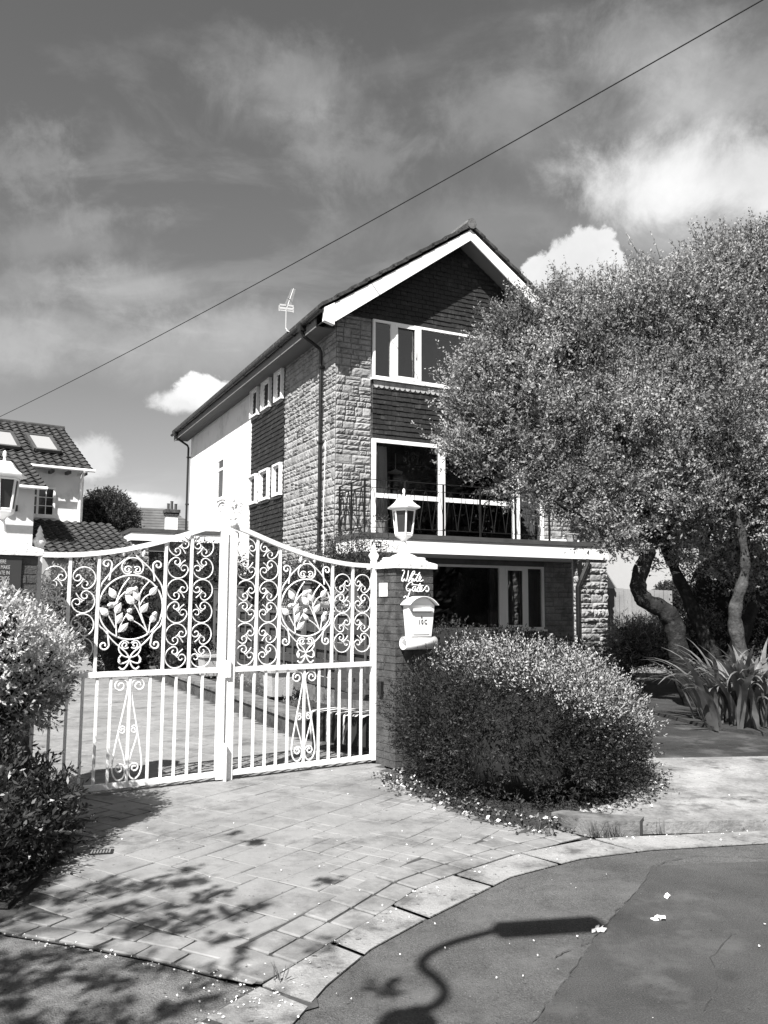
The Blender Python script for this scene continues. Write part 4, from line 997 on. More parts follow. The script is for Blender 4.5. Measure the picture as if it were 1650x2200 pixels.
m = MB(); pts = [(-.165, .45)] + [(ar(k, R0 - .009)[0] * .92, max(.45, ar(k, R0 - .009)[1])) for k in range(n + 1)] + [(.165, .45)]
m.add([(a, -.120, b) for a, b in pts] + [(a, 0, b) for a, b in pts], [tuple(range(len(pts)))[::-1], tuple(range(len(pts), 2 * len(pts)))]); m.build('gable', M['box'], lb)
m = MB(); m.box(-.125, .125, -.150, -.118, .405, .418); m.box(-.125, .125, -.150, -.142, .39, .405); m.build('flap', M['box'], lb)
m = MB(); m.box(-.12, .12, -.1235, -.1185, .372, .376); m.box(-.10, .10, -.1195, -.115, .15, .153); m.box(-.125, .125, -.125, -.119, .384, .39); m.build('door_line', M['boxdk'], lb)
text('number', '1 0 C', .064, M['ink'], lb, (.014, -.1225, .258), (R_(90) + R_(-1.5), 0, 0), ext=.001, sx=.78, off=.0012)
m = MB(); m.lathe([(.002, -.012), (.010, -.006), (.011, .004), (.005, .014)], (0, 0, 0), 8); o = m.build('emblem', M['gold'], lb, loc=(.0, -.1235, .328)); o.scale = (1, .25, 1)
m = MB(); n = 24; vs = []; r0, r1 = .066, .062
for u in (-.20, .20):
    for r in (r0, r1):
        for k in range(n): a = 2 * math.pi * k / n; vs.append((u, -.072 + r * math.cos(a), .062 + r * math.sin(a)))
fs = []
for k in range(n):
    k2 = (k + 1) % n; fs += [(k, k2, 2 * n + k2, 2 * n + k), (n + k2, n + k, 3 * n + k, 3 * n + k2), (k2, k, n + k, n + k2), (2 * n + k, 2 * n + k2, 3 * n + k2, 3 * n + k)]
m.add(vs, fs); m.add([(.1, -.072 + .061 * math.cos(2 * math.pi * k / n), .062 + .061 * math.sin(2 * math.pi * k / n)) for k in range(n)], [tuple(range(n))])
m.build('newspaper_tube', M['box'], lb, smooth=True)
# house name in wire script
nm = thing('name_sign', 'white cursive metal letters reading White Gates above the letterbox', 'house name', GW(1.93, -.385, 1.8), GYAW)
ST = {'White': [[(155, 175), (190, 163), (217, 195), (165, 320), (138, 400), (160, 432), (190, 415), (210, 362), (225, 422), (255, 420), (285, 330), (305, 175)],
        [(300, 440), (350, 330), (400, 210), (440, 183), (458, 215), (400, 290), (340, 370), (308, 440), (350, 370), (385, 345), (397, 372), (372, 430), (402, 428), (440, 350), (418, 430), (450, 425), (520, 305), (572, 218)],
        [(520, 305), (480, 420), (520, 432), (570, 400), (612, 330), (580, 308), (553, 360), (560, 425), (600, 432), (648, 400)], [(450, 265), (592, 286)]],
      'Gates': [[(385, 522), (406, 490), (390, 455), (340, 450), (290, 500), (248, 570), (260, 640), (310, 662), (362, 600), (332, 680), (300, 770), (275, 825), (237, 768), (190, 812)], [(330, 650), (395, 620)],
        [(482, 562), (440, 543), (398, 600), (402, 660), (440, 662), (482, 562), (463, 650), (490, 672), (540, 560), (582, 478)],
        [(532, 580), (508, 660), (540, 672), (590, 640), (632, 570), (595, 548), (568, 600), (575, 667), (620, 667), (672, 620), (712, 555), (735, 530), (775, 560), (788, 620), (755, 680), (715, 665), (725, 640)], [(410, 505), (662, 531)]]}
for wd, strokes in ST.items():
    m = MB()
    for s in strokes:
        pts = []
        for a, b in sm(s, 2):
            u, z = GP(850 + a / 11, 1210 + b / 11, -.412); pts.append((u - 1.93, -.027, z - 1.8))
        m.tube(pts, .0058, 6)
    m.build('word', M['gate'], nm)['label'] = 'the word ' + wd
m = MB()
for (a, b) in ((300, 300), (640, 400), (700, 600), (300, 600)):
    u, z = GP(850 + a / 11, 1210 + b / 11, -.40); m.tube([(u - 1.93, -.028, z - 1.8), (u - 1.93, .004, z - 1.8)], .003, 5)
m.build('fixing', M['gate'], nm)
# sign on left pillar
sg = thing('gate_sign', 'dark plate lettered with a dog gate warning on the left pillar', 'sign', GW(-2.05, -.3835, 1.90), GYAW)
m = MB(); m.box(-.20, .115, -.012, 0, -.16, .125); m.build('plate', M['sign'], sg)
for k, s in enumerate(('LIVE HERE', 'I CAN MAKE', 'THE GATE IN', '5 SECONDS', 'CAN YOU ?')):
    text('line', s, .043, M['signtxt'], sg, (.03 if k else .0, -.0135, .066 - k * .044), (R_(90), 0, 0), 'RIGHT', .001, .62)

# ================================================================== FENCE, BENCH, PLANTERS along the drive
FX = -1.95
kb = thing('raised_bed', 'low block edged raised bed running along the drive below the board fence', 'raised bed', HO, HYAW)
m = MB(); m.box(-3.05, -2.93, -6.2, 8, 0, .20); m.build('kerb_face', M['brick'], kb)
m = MB()
y = -6.2
while y < 8: m.box(-3.08, -2.72, y + .004, y + .586, .203, .25); y += .6
m.build('coping', M['kerb'], kb)
m = MB(); m.box(-2.72, FX - .06, -6.2, 8, 0, .19); m.build('soil', M['soil'], kb)
m = MB(); m.box(FX - .03, FX + .02, -7.4, 3.1, .1, .42); m.build('gravel_board', M['kerb'], kb)
ys = [-7.3, -5.45, -3.6, -1.75, .1, 1.95]
for i in range(5):
    ya, yb = ys[i] + .05, ys[i + 1] - .05
    t = thing('board_fence', ['horizontal board fence panel nearest the right gate pillar', 'second board fence panel from the gate pillar, behind the striped bench end', 'middle board fence panel with curved lattice top, behind the white planter', 'fourth board fence panel from the gate pillar', 'farthest board fence panel, next to the dark hedge'][i], 'fence', HO, HYAW, 'fence panels along the drive')
    m = MB(); z = .45; k = 0
    top = 1.5
    while z < top - .02:
        dx = 0 if k % 2 else -.03; m.box(FX - .02 + dx, FX - .003 + dx, ya, yb, z, z + .125); z += .132; k += 1
    m.build('boards', M['fence'], t)
    m = MB()
    for q in range(5): yy = ya + .03 + (yb - ya - .06) * q / 4; m.box(FX - .064, FX - .047, yy - .02, yy + .02, .45, 1.5)
    m.build('battens', M['post'], t)
    # curved top rails with lattice between
    m = MB(); nn = 16; cu = (lambda s: .30 * math.sin(math.pi * s) + 1.62) if i % 2 == 0 else (lambda s: 1.90 - .28 * math.sin(math.pi * s)); cu2 = lambda s: 1.52 + .10 * math.sin(math.pi * s * 1)
    for fn in (cu, lambda s: 1.53):
        m.tube([(FX - .03, ya + (yb - ya) * q / nn, fn(q / nn)) for q in range(nn + 1)], .028, 4)
    m.build('curved_rail', M['post'], t)
    m = MB()
    for dirn in (-1, 1):
        for q in range(-8, 26):
            s0 = q / 16.; pts = []
            for e in range(12):
                zz = 1.54 + e * .035; yy = ya + (yb - ya) * s0 + dirn * (zz - 1.54)
                ss = (yy - ya) / (yb - ya)
                if 0 <= ss <= 1 and zz < cu(ss): pts.append((FX - .03 + dirn * .006, yy, zz))
            if len(pts) > 1: m.bar(pts[0], pts[-1], .02, .006, (1, 0, 0))
    if m.v: m.build('lattice', M['post'], t)
for i, y in enumerate(ys):
    m = MB(); m.box(FX - .07, FX + .03, y - .045, y + .045, .0, 1.98); m.box(FX - .085, FX + .045, y - .06, y + .06, 1.983, 2.01)
    o = m.build('fence_post', M['post'], loc=HO, rz=HYAW)
    tag(o, ['square fence post nearest the gate pillar', 'second fence post from the gate pillar', 'third fence post from the gate pillar', 'fourth fence post from the gate pillar', 'fifth fence post, before the farthest panel', 'last fence post at the dark hedge'][i], 'fence post', 'posts of the board fence')
def planter(x, y, s, h, lb_):
    t = thing('planter', lb_, 'planter', H(x, y, .25), HYAW + R_(4), 'pale planters on the raised bed')
    m = MB(); a, b = s * .42, s * .5; m.hexa([(-a, -a, 0), (a, -a, 0), (a, a, 0), (-a, a, 0), (-b, -b, h), (b, -b, h), (b, b, h), (-b, b, h)]); m.build('tub', M['potw'], t)
    m = MB(); m.box(-b - .03, b + .03, -b - .03, b + .03, h + .002, h + .045); m.build('rim', M['potw'], t)
    n = 160; C = rng.normal(size=(n, 3)) * [s * .3, s * .3, .03] + [0, 0, h + .06]; leafmesh('plant', C, rng.normal(size=(n, 3)) + [0, 0, .8], .05, .02, M['leafm'], t)
planter(-2.45, -3.7, .38, .36, 'larger pale square planter on the raised bed seen through the right gate'); planter(-2.45, .4, .42, .36, 'farther pale planter on the raised bed seen through the left gate')
# small plants along the bed
n = 3000; C = np.stack([rng.uniform(-2.68, -2.05, n), rng.uniform(-6, 6, n), rng.uniform(.2, .34, n)], 1); K = vnoise(C, 3, 5) > .15; C = C[K]
Cw = np.array([H(*c) for c in C]); tag(leafmesh('bed_plants', Cw, rng.normal(size=(len(C), 3)) + [0, 0, .8], .055, .022, M['leafm']), 'low small plants growing along the raised bed', 'bed plants', kind='stuff')
bn = thing('bench', 'garden bench draped with a dark striped throw behind the right gate', 'bench', Vector((*G(752, 1622)[:2], 0)) + Vector((.14, .12, 0)), R_(-38))
m = MB()
for k in range(4): m.box(-.6, .6, -.2 + k * .11, -.11 + k * .11, .40, .425)
m.build('seat', M['fence'], bn)
for (a, b) in ((-.56, -.18), (.56, -.18), (-.56, .2), (.56, .2)):
    m = MB(); m.box(a - .025, a + .025, b - .025, b + .025, 0, .40 if b < 0 else .85); m.build('leg', M['fence'], bn)
m = MB(); 
for z in (.55, .68, .80): m.box(-.6, .6, .185, .21, z, z + .07)
m.build('backrest', M['fence'], bn)
m = MB(); n = 40
for i in range(n):
    a, b = -.62 + 1.24 * i / n, -.62 + 1.24 * (i + 1) / n; m.mi = 1 if i % 4 in (1, 2) and (i // 4) % 3 != 2 else 0
    w0, w1 = .012 * math.sin(i * .9), .012 * math.sin((i + 1) * .9)
    prof = [(.22, .445), (.0, .45), (-.2, .447), (-.235, .43), (-.25, .28), (-.25, .12)]
    for (y0, z0), (y1, z1) in zip(prof, prof[1:]):
        m.mi = (1 if i % 4 in (1, 2) else 0) if y1 > -.24 else (1 if i % 8 == 1 else 0)
        e0 = w0 if z0 < .4 else 0; e1 = w1 if z0 < .4 else 0; e2 = w0 if z1 < .4 else 0; e3 = w1 if z1 < .4 else 0
        m.add([(a, y0 + e0, z0), (b, y0 + e1, z0), (b, y1 + e3, z1), (a, y1 + e2, z1)], [(0, 1, 2, 3)])
m.mi = 0
m.build('throw', [M['cloth'], M['clothw']], bn)

# ================================================================== PLANTS
def ell(n, c, r, shell=.75, up=None):
    v = rng.normal(size=(n, 3)); v /= np.linalg.norm(v, axis=1, keepdims=True); k = rng.uniform(shell ** 3, 1, n) ** (1 / 3)
    return v * k[:, None] * np.array(r) + np.array(c), v
def sprays(cen, dirs, L_, nl, spread=.5, droop=0):
    """for each spray return leaf centres and directions along a short shoot"""
    n = len(cen); t = np.tile(np.linspace(.05, 1, nl), n); C = np.repeat(cen, nl, 0); D = np.repeat(dirs, nl, 0); Ls = np.repeat(np.broadcast_to(L_, (n,)), nl)
    P = C + D * (t * Ls)[:, None]; P[:, 2] -= droop * (t * Ls) ** 2
    Ld = D * .6 + rng.normal(size=P.shape) * spread
    return P, Ld, t
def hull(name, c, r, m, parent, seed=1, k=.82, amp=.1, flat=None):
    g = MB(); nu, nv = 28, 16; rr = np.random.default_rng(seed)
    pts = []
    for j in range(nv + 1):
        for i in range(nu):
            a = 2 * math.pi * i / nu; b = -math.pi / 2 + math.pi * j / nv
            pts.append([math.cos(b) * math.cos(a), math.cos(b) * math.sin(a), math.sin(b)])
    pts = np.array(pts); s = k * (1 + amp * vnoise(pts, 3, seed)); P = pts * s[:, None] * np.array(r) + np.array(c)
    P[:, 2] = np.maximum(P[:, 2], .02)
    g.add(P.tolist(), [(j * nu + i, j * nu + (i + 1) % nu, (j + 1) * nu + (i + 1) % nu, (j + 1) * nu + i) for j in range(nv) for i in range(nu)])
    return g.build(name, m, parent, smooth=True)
def shrub(name, label, cat, blobs, n, ln, wd, m, group=None, L_=.18, nl=8, shell=.8, core='core', up=.5, stemm='bark', mats=None, mifn=None, keep=None, hk=.82):
    base = (blobs[0][0][0], blobs[0][0][1], 0); t = thing(name, label, cat, base, 0, group)
    tot = sum(b[1][0] * b[1][1] for b in blobs); PP = []; DD = []
    for (c, r) in blobs:
        k = int(n * r[0] * r[1] / tot); c = np.array(c); r = np.array(r); C, v = ell(k, c, r, shell)
        C = C * 1.0 + (v * r) * (.11 * vnoise(v, 5, int(abs(c[0] * 100))))[:, None]
        v2 = v / r; v2 /= np.linalg.norm(v2, axis=1, keepdims=True)
        K = C[:, 2] > .02; C, v2 = C[K], v2[K]
        D = v2 + [0, 0, up] + rng.normal(size=v2.shape) * .35; D /= np.linalg.norm(D, axis=1, keepdims=True)
        P, Ld, tt = sprays(C, D, rng.uniform(.6, 1.3, len(C)) * L_, nl)
        PP.append(P); DD.append(Ld)
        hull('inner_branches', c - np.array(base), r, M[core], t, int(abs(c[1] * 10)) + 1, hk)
    P = np.concatenate(PP); D = np.concatenate(DD); K = P[:, 2] > .01
    if keep is not None: K &= keep(P)
    P, D = P[K], D[K]
    mi = mifn(P) if mifn else None
    k = len(P); leafmesh('leaves', P - np.array(base), D, ln * rng.uniform(.6, 1.3, k), wd * rng.uniform(.6, 1.3, k), mats or m, t, mi=mi)
    return t
# flowering heather bush
hb = [((1.30, 8.05, .52), (1.02, 1.2, .70)), ((.78, 8.0, .60), (.60, .72, .60)), ((1.66, 7.85, .40), (.66, .84, .66)), ((1.20, 7.6, .40), (.78, .88, .62)), ((1.86, 8.3, .3), (.52, .75, .58))]
def hmi(P):
    q = (P - np.array([1.2, 8.0, 0])) / np.array([1.3, 1.4, 1.25]); s = q[:, 2] * 1.15 + q[:, 0] * .50 + .10 * q[:, 1] + .16 * vnoise(P, 5, 3) + .05 * rng.normal(size=len(P))
    return (rng.random(len(P)) < np.clip((s - .74) / .42, 0, .55)).astype(int)
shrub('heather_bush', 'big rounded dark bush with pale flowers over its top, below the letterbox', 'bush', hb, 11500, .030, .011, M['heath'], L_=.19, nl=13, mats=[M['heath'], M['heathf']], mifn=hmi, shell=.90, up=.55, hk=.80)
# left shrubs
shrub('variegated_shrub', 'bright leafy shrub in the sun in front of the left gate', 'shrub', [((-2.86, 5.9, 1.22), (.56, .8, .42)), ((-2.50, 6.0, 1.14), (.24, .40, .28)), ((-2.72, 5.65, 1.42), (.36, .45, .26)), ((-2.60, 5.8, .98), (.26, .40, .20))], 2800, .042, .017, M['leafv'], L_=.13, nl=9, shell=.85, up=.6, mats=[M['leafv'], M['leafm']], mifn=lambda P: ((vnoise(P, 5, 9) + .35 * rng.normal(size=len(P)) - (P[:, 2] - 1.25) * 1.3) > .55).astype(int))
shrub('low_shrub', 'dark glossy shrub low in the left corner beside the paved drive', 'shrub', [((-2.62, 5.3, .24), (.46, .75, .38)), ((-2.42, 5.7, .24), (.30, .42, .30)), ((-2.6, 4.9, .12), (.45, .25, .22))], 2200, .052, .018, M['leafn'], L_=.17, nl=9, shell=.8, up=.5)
m = MB(); 
for k in range(9): a = rnd.uniform(0, 6.28); m.tube([(-2.8, 5.9, .05), (-2.8 + .15 * math.cos(a), 5.9 + .15 * math.sin(a), .5), (-2.75 + .4 * math.cos(a), 5.85 + .5 * math.sin(a), 1.2)], [.025, .02, .01], 6)
o = m.build('shrub_stems', M['bark']); vs_ = [x for x in bpy.data.objects if x.name == 'variegated_shrub'][0]; o.parent = vs_; o.matrix_parent_inverse = Matrix.Translation(-vs_.location)
# strap-leaved clump
cl = thing('strap_leaf_clump', 'clump of long arching strap leaves at the foot of the tree', 'plant', (5.0, 11.6, 0))
m = MB()
for k in range(420):
    bx_, by_ = 5.14 + rnd.gauss(0, .36), 11.45 + rnd.gauss(0, .34); by_ = max(by_, 10.8)
    a = math.atan2(by_ - 11.6, bx_ - 5.0) + rnd.gauss(0, .55); L0 = rnd.uniform(.85, 1.35); w0 = rnd.uniform(.034, .060); lean = rnd.uniform(.10, .75); pts = []
    bend = rnd.uniform(.9, 2.7); x = y = 0; th = math.pi / 2 - lean * .5; ns = 9
    hx = hz = 0.0
    for s in range(ns + 1):
        pts.append((hx, hz)); th2 = th - bend * (s / ns) ** 1.6; hx += math.cos(th2) * L0 / ns; hz += math.sin(th2) * L0 / ns
    vs = []; tw = rnd.uniform(-.5, .5)
    for s, (h_, z_) in enumerate(pts):
        w_ = w0 * (1 - (s / ns) ** 2.2) * (.6 + .4 * min(1, s / 2)) + .001; cx, cy = bx_ + math.cos(a) * h_ - 5.0, by_ + math.sin(a) * h_ - 11.6
        nx_, ny_ = -math.sin(a + tw * s / ns), math.cos(a + tw * s / ns); zz = max(z_ + .10, .09)
        vs += [(cx + nx_ * w_, cy + ny_ * w_, zz), (cx, cy, zz - w_ * .35), (cx - nx_ * w_, cy - ny_ * w_, zz)]
    fs = []
    for s in range(ns): fs += [(3 * s, 3 * s + 1, 3 * s + 4, 3 * s + 3), (3 * s + 1, 3 * s + 2, 3 * s + 5, 3 * s + 4)]
    m.add(vs, fs)
m.build('leaves', M['iris'], cl, smooth=True)
# main tree
tree = thing('tree', 'large bushy small-leaved tree with crooked trunks in front of the house', 'tree', (6.0, 14.0, 0))
TO = Vector((6.0, 14.0, 0))
def limb(path, Y, r0, r1, name='trunk', mt='bark', n=10):
    pts = []
    for q in path: pts.append(at(q[0], q[1], q[2] if len(q) > 2 else Y) - TO)
    P = [tuple(p) for p in pts]
    for _ in range(2):
        q = [P[0]]
        for a, b in zip(P, P[1:]): q += [tuple(a[i] * .75 + b[i] * .25 for i in range(3)), tuple(a[i] * .25 + b[i] * .75 for i in range(3))]
        P = q + [P[-1]]
    rs = [r0 + (r1 - r0) * i / (len(P) - 1) + .012 * math.sin(i * 1.7) for i in range(len(P))]
    m = MB(); Q = []; rq = []
    for i in range(len(P) - 1):
        for t in (0, .34, .67): Q.append(tuple(P[i][j] * (1 - t) + P[i + 1][j] * t for j in range(3))); rq.append(rs[i] * (1 - t) + rs[i + 1] * t)
    Q.append(P[-1]); rq.append(rs[-1])
    if r0 > .12: rq = [r * (1 + .45 * math.exp(-i / 4.0)) for i, r in enumerate(rq)]
    nn = 22; m.tube(Q, rq, nn); V = np.array(m.v); ctr = np.repeat(np.array(Q), nn, 0); d = V - ctr
    ridge = np.tile(np.sin(np.arange(nn) * 2.6) * .05 + np.sin(np.arange(nn) * 1.1) * .05, len(Q)) + .09 * vnoise(V * np.array([1, 1, .4]), 9, 5) + .05 * vnoise(V, 28, 6)
    m.v = [tuple(x) for x in (ctr + d * (1 + ridge)[:, None]).tolist()]; return m.build(name, M[mt], tree, smooth=True)
limb([(1500, 1530), (1466, 1445), (1455, 1385), (1448, 1335), (1425, 1308), (1392, 1296), (1370, 1272), (1372, 1235), (1392, 1190), (1390, 1160), (1350, 1135), (1300, 1105)], 13.2, .165, .10)
limb([(1300, 1105), (1230, 1085), (1180, 1060), (1120, 980), (1080, 900)], 13.2, .11, .03, 'branch')
limb([(1400, 1180, 13.2), (1380, 1080, 13.3), (1340, 960, 13.5), (1300, 820, 13.6), (1260, 700, 13.7)], 13.2, .10, .025, 'branch')
limb([(1560, 1480), (1520, 1380), (1480, 1290), (1450, 1225), (1425, 1165), (1380, 1120), (1300, 1000), (1240, 900)], 14.2, .14, .03)
limb([(1425, 1165), (1470, 1060), (1500, 900), (1490, 760), (1480, 620)], 14.2, .08, .02, 'branch')
limb([(1610, 1480), (1590, 1400), (1577, 1330), (1583, 1290), (1602, 1235), (1600, 1180), (1580, 1090), (1560, 950), (1570, 800)], 12.8, .125, .03, mt='barkl')
limb([(1560, 1470, 14.0), (1600, 1340, 14.4), (1650, 1240, 14.8), (1700, 1100, 15.0), (1720, 900, 15)], 14.5, .14, .04)
limb([(1600, 1180, 13.), (1680, 1050, 13.2), (1740, 900, 13.5)], 13, .07, .02, 'branch')
limb([(1360, 1140, 13.2), (1300, 1130, 12.9), (1250, 1110, 12.7), (1190, 1075, 12.5)], 13.2, .07, .02, 'branch')
CE = [(1175, 850, 13.6, 200, 235), (1060, 850, 13.5, 105, 110), (1120, 730, 13.7, 85, 105), (1230, 690, 13.8, 110, 100), (1370, 740, 13.6, 170, 180), (1450, 680, 13.4, 130, 150), (1560, 660, 13.6, 120, 165), (1690, 720, 14., 170, 250), (1350, 920, 13.0, 170, 150), (1500, 900, 13.0, 190, 160),
      (1280, 1030, 13.0, 160, 75), (1120, 1020, 13.2, 85, 60), (1420, 1090, 13.4, 150, 70), (1560, 1060, 13.2, 150, 110), (1680, 1030, 13.2, 130, 130), (1010, 930, 13.4, 70, 60), (1640, 560, 13.8, 90, 85), (1040, 960, 13.3, 80, 50), (1310, 1125, 12.8, 50, 45), (1500, 1160, 13.8, 70, 60), (1610, 1190, 14.0, 80, 90), (1215, 1090, 12.9, 50, 32), (1330, 1165, 12.7, 28, 30), (1450, 1200, 14.2, 30, 35)]
Cs = []; Ds = []
tot = sum(a[3] * a[4] for a in CE)
for (u, v, Y, ru, rv) in CE:
    c = at(u, v, Y); r = np.array([ru * Y / 1800, max(ru, rv) * Y / 1800 * .8, rv * Y / 1800]); k = int(2150 * ru * rv / tot) + 3
    C, vv = ell(k, tuple(c), r * .94, .25); K = (vnoise(C, 2.2, 4) + .2 * rng.normal(size=len(C))) > -.45; C, vv = C[K], vv[K]
    m_ = 14; cr = rng.uniform(.10, .26, len(C)); o3 = rng.normal(size=(len(C), m_, 3)) * [1, 1, .75] * cr[:, None, None] * .75
    C2 = (C[:, None, :] + o3).reshape(-1, 3); D = (vv[:, None, :] * .6 + o3 / cr[:, None, None] * .45 + np.array([0, 0, .65]) + rng.normal(size=o3.shape) * .3).reshape(-1, 3)
    D /= np.linalg.norm(D, axis=1, keepdims=True); Cs.append(C2); Ds.append(D)
Cs = np.concatenate(Cs); Ds = np.concatenate(Ds); Ls = rng.uniform(.10, .30, len(Cs)) * (1 + .5 * (rng.random(len(Cs)) < .12)); top = Ds[:, 2] > .85; Ls[top] *= 1.25
P, Ld, t_ = sprays(Cs, Ds, Ls, 10, .6)
P += rng.normal(size=P.shape) * .012
k = len(P); leafmesh('crown', P - np.array(TO), Ld, .064 * rng.uniform(.55, 1.25, k) * (1.15 - .4 * t_), .031 * rng.uniform(.7, 1.2, k) * (1.15 - .4 * t_), M['leaf'], tree)
V = np.empty((len(Cs), 3, 3)); A = Cs - Ds * .10; side = np.cross(Ds, rng.normal(size=Ds.shape)); side /= np.linalg.norm(side, axis=1, keepdims=True)
V[:, 0] = A - side * .005; V[:, 1] = A + side * .005; V[:, 2] = Cs + Ds * Ls[:, None]
g = MB(); g.v = [tuple(x) for x in (V - np.array(TO)).reshape(-1, 3).tolist()]; g.f = [(3 * i, 3 * i + 1, 3 * i + 2) for i in range(len(Cs))]; g.m = [0] * len(Cs); g.build('twigs', M['bark'], tree)
# shrubs behind and around
def ws(u, v, Y, ru, rv, dep=None): c = at(u, v, Y); return ((c.x, c.y, c.z), (ru * Y / 1800, (dep or ru * Y / 1800), rv * Y / 1800))
shrub('dense_shrub', 'tall dark shrub filling the gap behind the pale tree trunk', 'shrub', [ws(1560, 1290, 17, 90, 130), ws(1640, 1220, 17, 90, 170), ws(1500, 1390, 16.5, 80, 70), ws(1700, 1300, 16, 100, 160)], 5200, .06, .028, M['leafm'], L_=.22, nl=8, shell=.7, mats=[M['leafm'], M['leafd']], mifn=lambda P: (rng.random(len(P)) < .4).astype(int))
shrub('grassy_shrub', 'light grassy shrub growing against the pale fence right of the stone pier', 'shrub', [ws(1370, 1395, 17.6, 55, 42), ws(1340, 1380, 17.8, 30, 42), ws(1430, 1390, 17.2, 50, 45), ws(1400, 1360, 17.8, 40, 25)], 1700, .11, .016, M['leafm'], L_=.2, nl=7, up=1.0, mats=[M['leafm'], M['heathf']], mifn=lambda P: (rng.random(len(P)) < .22).astype(int))
shrub('clipped_bush', 'rounded clipped bush beyond the pale fence behind the trunk', 'bush', [ws(1445, 1285, 22, 38, 30)], 900, .06, .03, M['leafd'], L_=.12, nl=8)
shrub('house_bed_shrub', 'dark low shrub against the house wall behind the flowering bush', 'shrub', [ws(1200, 1440, 16.2, 95, 55), ws(1310, 1455, 16.0, 60, 45), ws(1080, 1410, 16.5, 120, 45), ws(960, 1395, 15.5, 60, 50)], 1800, .06, .022, M['leafd'], L_=.2, nl=8, up=.9)
shrub('drive_hedge', 'tall dark glossy hedge between the drive and the garage', 'hedge', [((*H(-2.0, 3.8)[:2], 1.35), (1.3, 1.6, 1.75)), ((*H(-1.2, 5.2)[:2], 1.2), (1.3, 1.2, 1.9)), ((*H(-3.3, 4.9)[:2], 1.0), (.9, 1.4, 1.5)), ((*H(-2.4, 2.5)[:2], .6), (.6, .9, .7))], 6500, .075, .035, M['leafd'], L_=.15, nl=8, shell=.85)
shrub('climbing_shrub', 'wispy climbing shrub rising behind the fence by the balcony end', 'shrub', [ws(745, 1225, 15.6, 45, 60), ws(795, 1215, 15.2, 30, 45), ws(700, 1250, 15.8, 50, 45), ws(620, 1270, 15.6, 60, 30)], 1500, .06, .02, M['leafd'], L_=.4, nl=9, up=1.3, shell=.5, hk=.5)
shrub('left_garden_shrub', 'bright leafy shrub beyond the left gate beside the neighbouring wall', 'shrub', [ws(165, 1310, 19, 75, 90), ws(235, 1290, 19, 60, 70)], 2400, .09, .04, M['leafm'], L_=.2, nl=7)
shrub('round_topped_tree', 'dark dense round tree beyond the garage roof left of the house', 'tree', [ws(228, 1130, 29, 58, 68), ws(195, 1140, 29, 35, 60)], 3000, .10, .05, M['leafd'], L_=.3, nl=8)

# ================================================================== NEIGHBOURS
NY = R_(35)
nO = at(176, 1130, 24); nb_ = thing('neighbouring_house', 'white rendered house with wavy tiled roof and two rooflights at the far left', 'house', (nO.x, nO.y, 0), NY)
m = MB(); m.box(-9, 0, 0, 6.2, 0, 5.55); m.box(-9, -1.80, -2.2, -.01, 0, 4.72)
m.add([(0, 0, 5.551), (0, 6.2, 5.551), (0, 3.2, 7.15), (-.2, 0, 5.551), (-.2, 6.2, 5.551), (-.2, 3.2, 7.15)], [(0, 1, 2), (3, 5, 4)]); m.build('wall', M['render'], nb_)
def wavyroof(m, x0, x1, ya, za, yb, zb, ex=.30, wv=.24):
    Ls = math.hypot(yb - ya, zb - za); n = max(1, round(Ls / ex)); dy, dz = (yb - ya) / Ls, (zb - za) / Ls; nx = int((x1 - x0) / wv * 6)
    for k in range(n):
        s0, s1 = Ls * k / n, Ls * (k + 1) / n + .03; vs = []
        for i in range(nx + 1):
            x = x0 + (x1 - x0) * i / nx; w = .026 * math.sin(2 * math.pi * (x / wv)); sk = .025 * math.cos(2 * math.pi * x / wv)
            for s, o in ((s0 - sk, .075), (s0 - sk, .03), (s1, .03)):
                vs.append((x, ya + dy * s - dz * (o + w), za + dz * s + dy * (o + w)))
        fs = []
        for i in range(nx): fs += [(3 * i, 3 * i + 3, 3 * i + 5, 3 * i + 2)[::1], (3 * i + 1, 3 * i + 4, 3 * i + 3, 3 * i)]
        m.add(vs, fs)
m = MB(); wavyroof(m, -9.2, .15, -.35, 5.45, 3.2, 7.25); wavyroof(m, -9.2, -1.62, -2.55, 4.55, -.30, 5.52)
m.add([(-9.2, 3.2, 7.25), (.15, 3.2, 7.25), (.15, 6.6, 5.4), (-9.2, 6.6, 5.4)], [(0, 1, 2, 3)])
rf = m.build('roof', M['rooftile'], nb_); m = MB(); m.tube([(-9.2, 3.2, 7.27), (.17, 3.2, 7.27)], .10, 8); m.build('ridge_tiles', M['rooftile'], rf)
def onroof(x, t, o=.1):       # t 0..1 up the main slope
    y = -.35 + 3.55 * t; z = 5.45 + 1.8 * t; return Vector((x, y - .452 * o, z + .892 * o))
for (x0, x1) in ((-1.25, -.58), (-2.35, -1.68)):
    m = MB(); A, B, C_, D_ = onroof(x0, .26), onroof(x1, .26), onroof(x1, .62), onroof(x0, .62)
    for p, q in ((A, B), (B, C_), (C_, D_), (D_, A)): m.bar(p + Vector((0, -.02, .04)), q + Vector((0, -.02, .04)), .09, .09, (0, -.5, .8))
    f = m.build('rooflight', M['slabedge'], nb_); m = MB(); m.add([p + Vector((0, -.03, .05)) for p in (A, B, C_, D_)], [(0, 1, 2, 3)]); m.build('pane', M['skylight'], f)
m = MB(); m.tube([(-1.8, -.44, 5.43), (.18, -.44, 5.43)], .045, 8); m.tube([(-9.2, -2.66, 4.53), (-1.6, -2.66, 4.53)], .045, 8); m.tube([(-.12, -.45, 5.4), (-.12, -.08, 5.1), (-.12, -.08, 3.2)], .045, 8); m.build('gutter', M['white'], nb_)
m = MB()
for x in [-1.0 + .45 * i for i in range(3)] : m.box(x, x + .08, -.42, -.02, 5.30, 5.38)
m.build('rafter_ends', M['slabedge'], nb_)
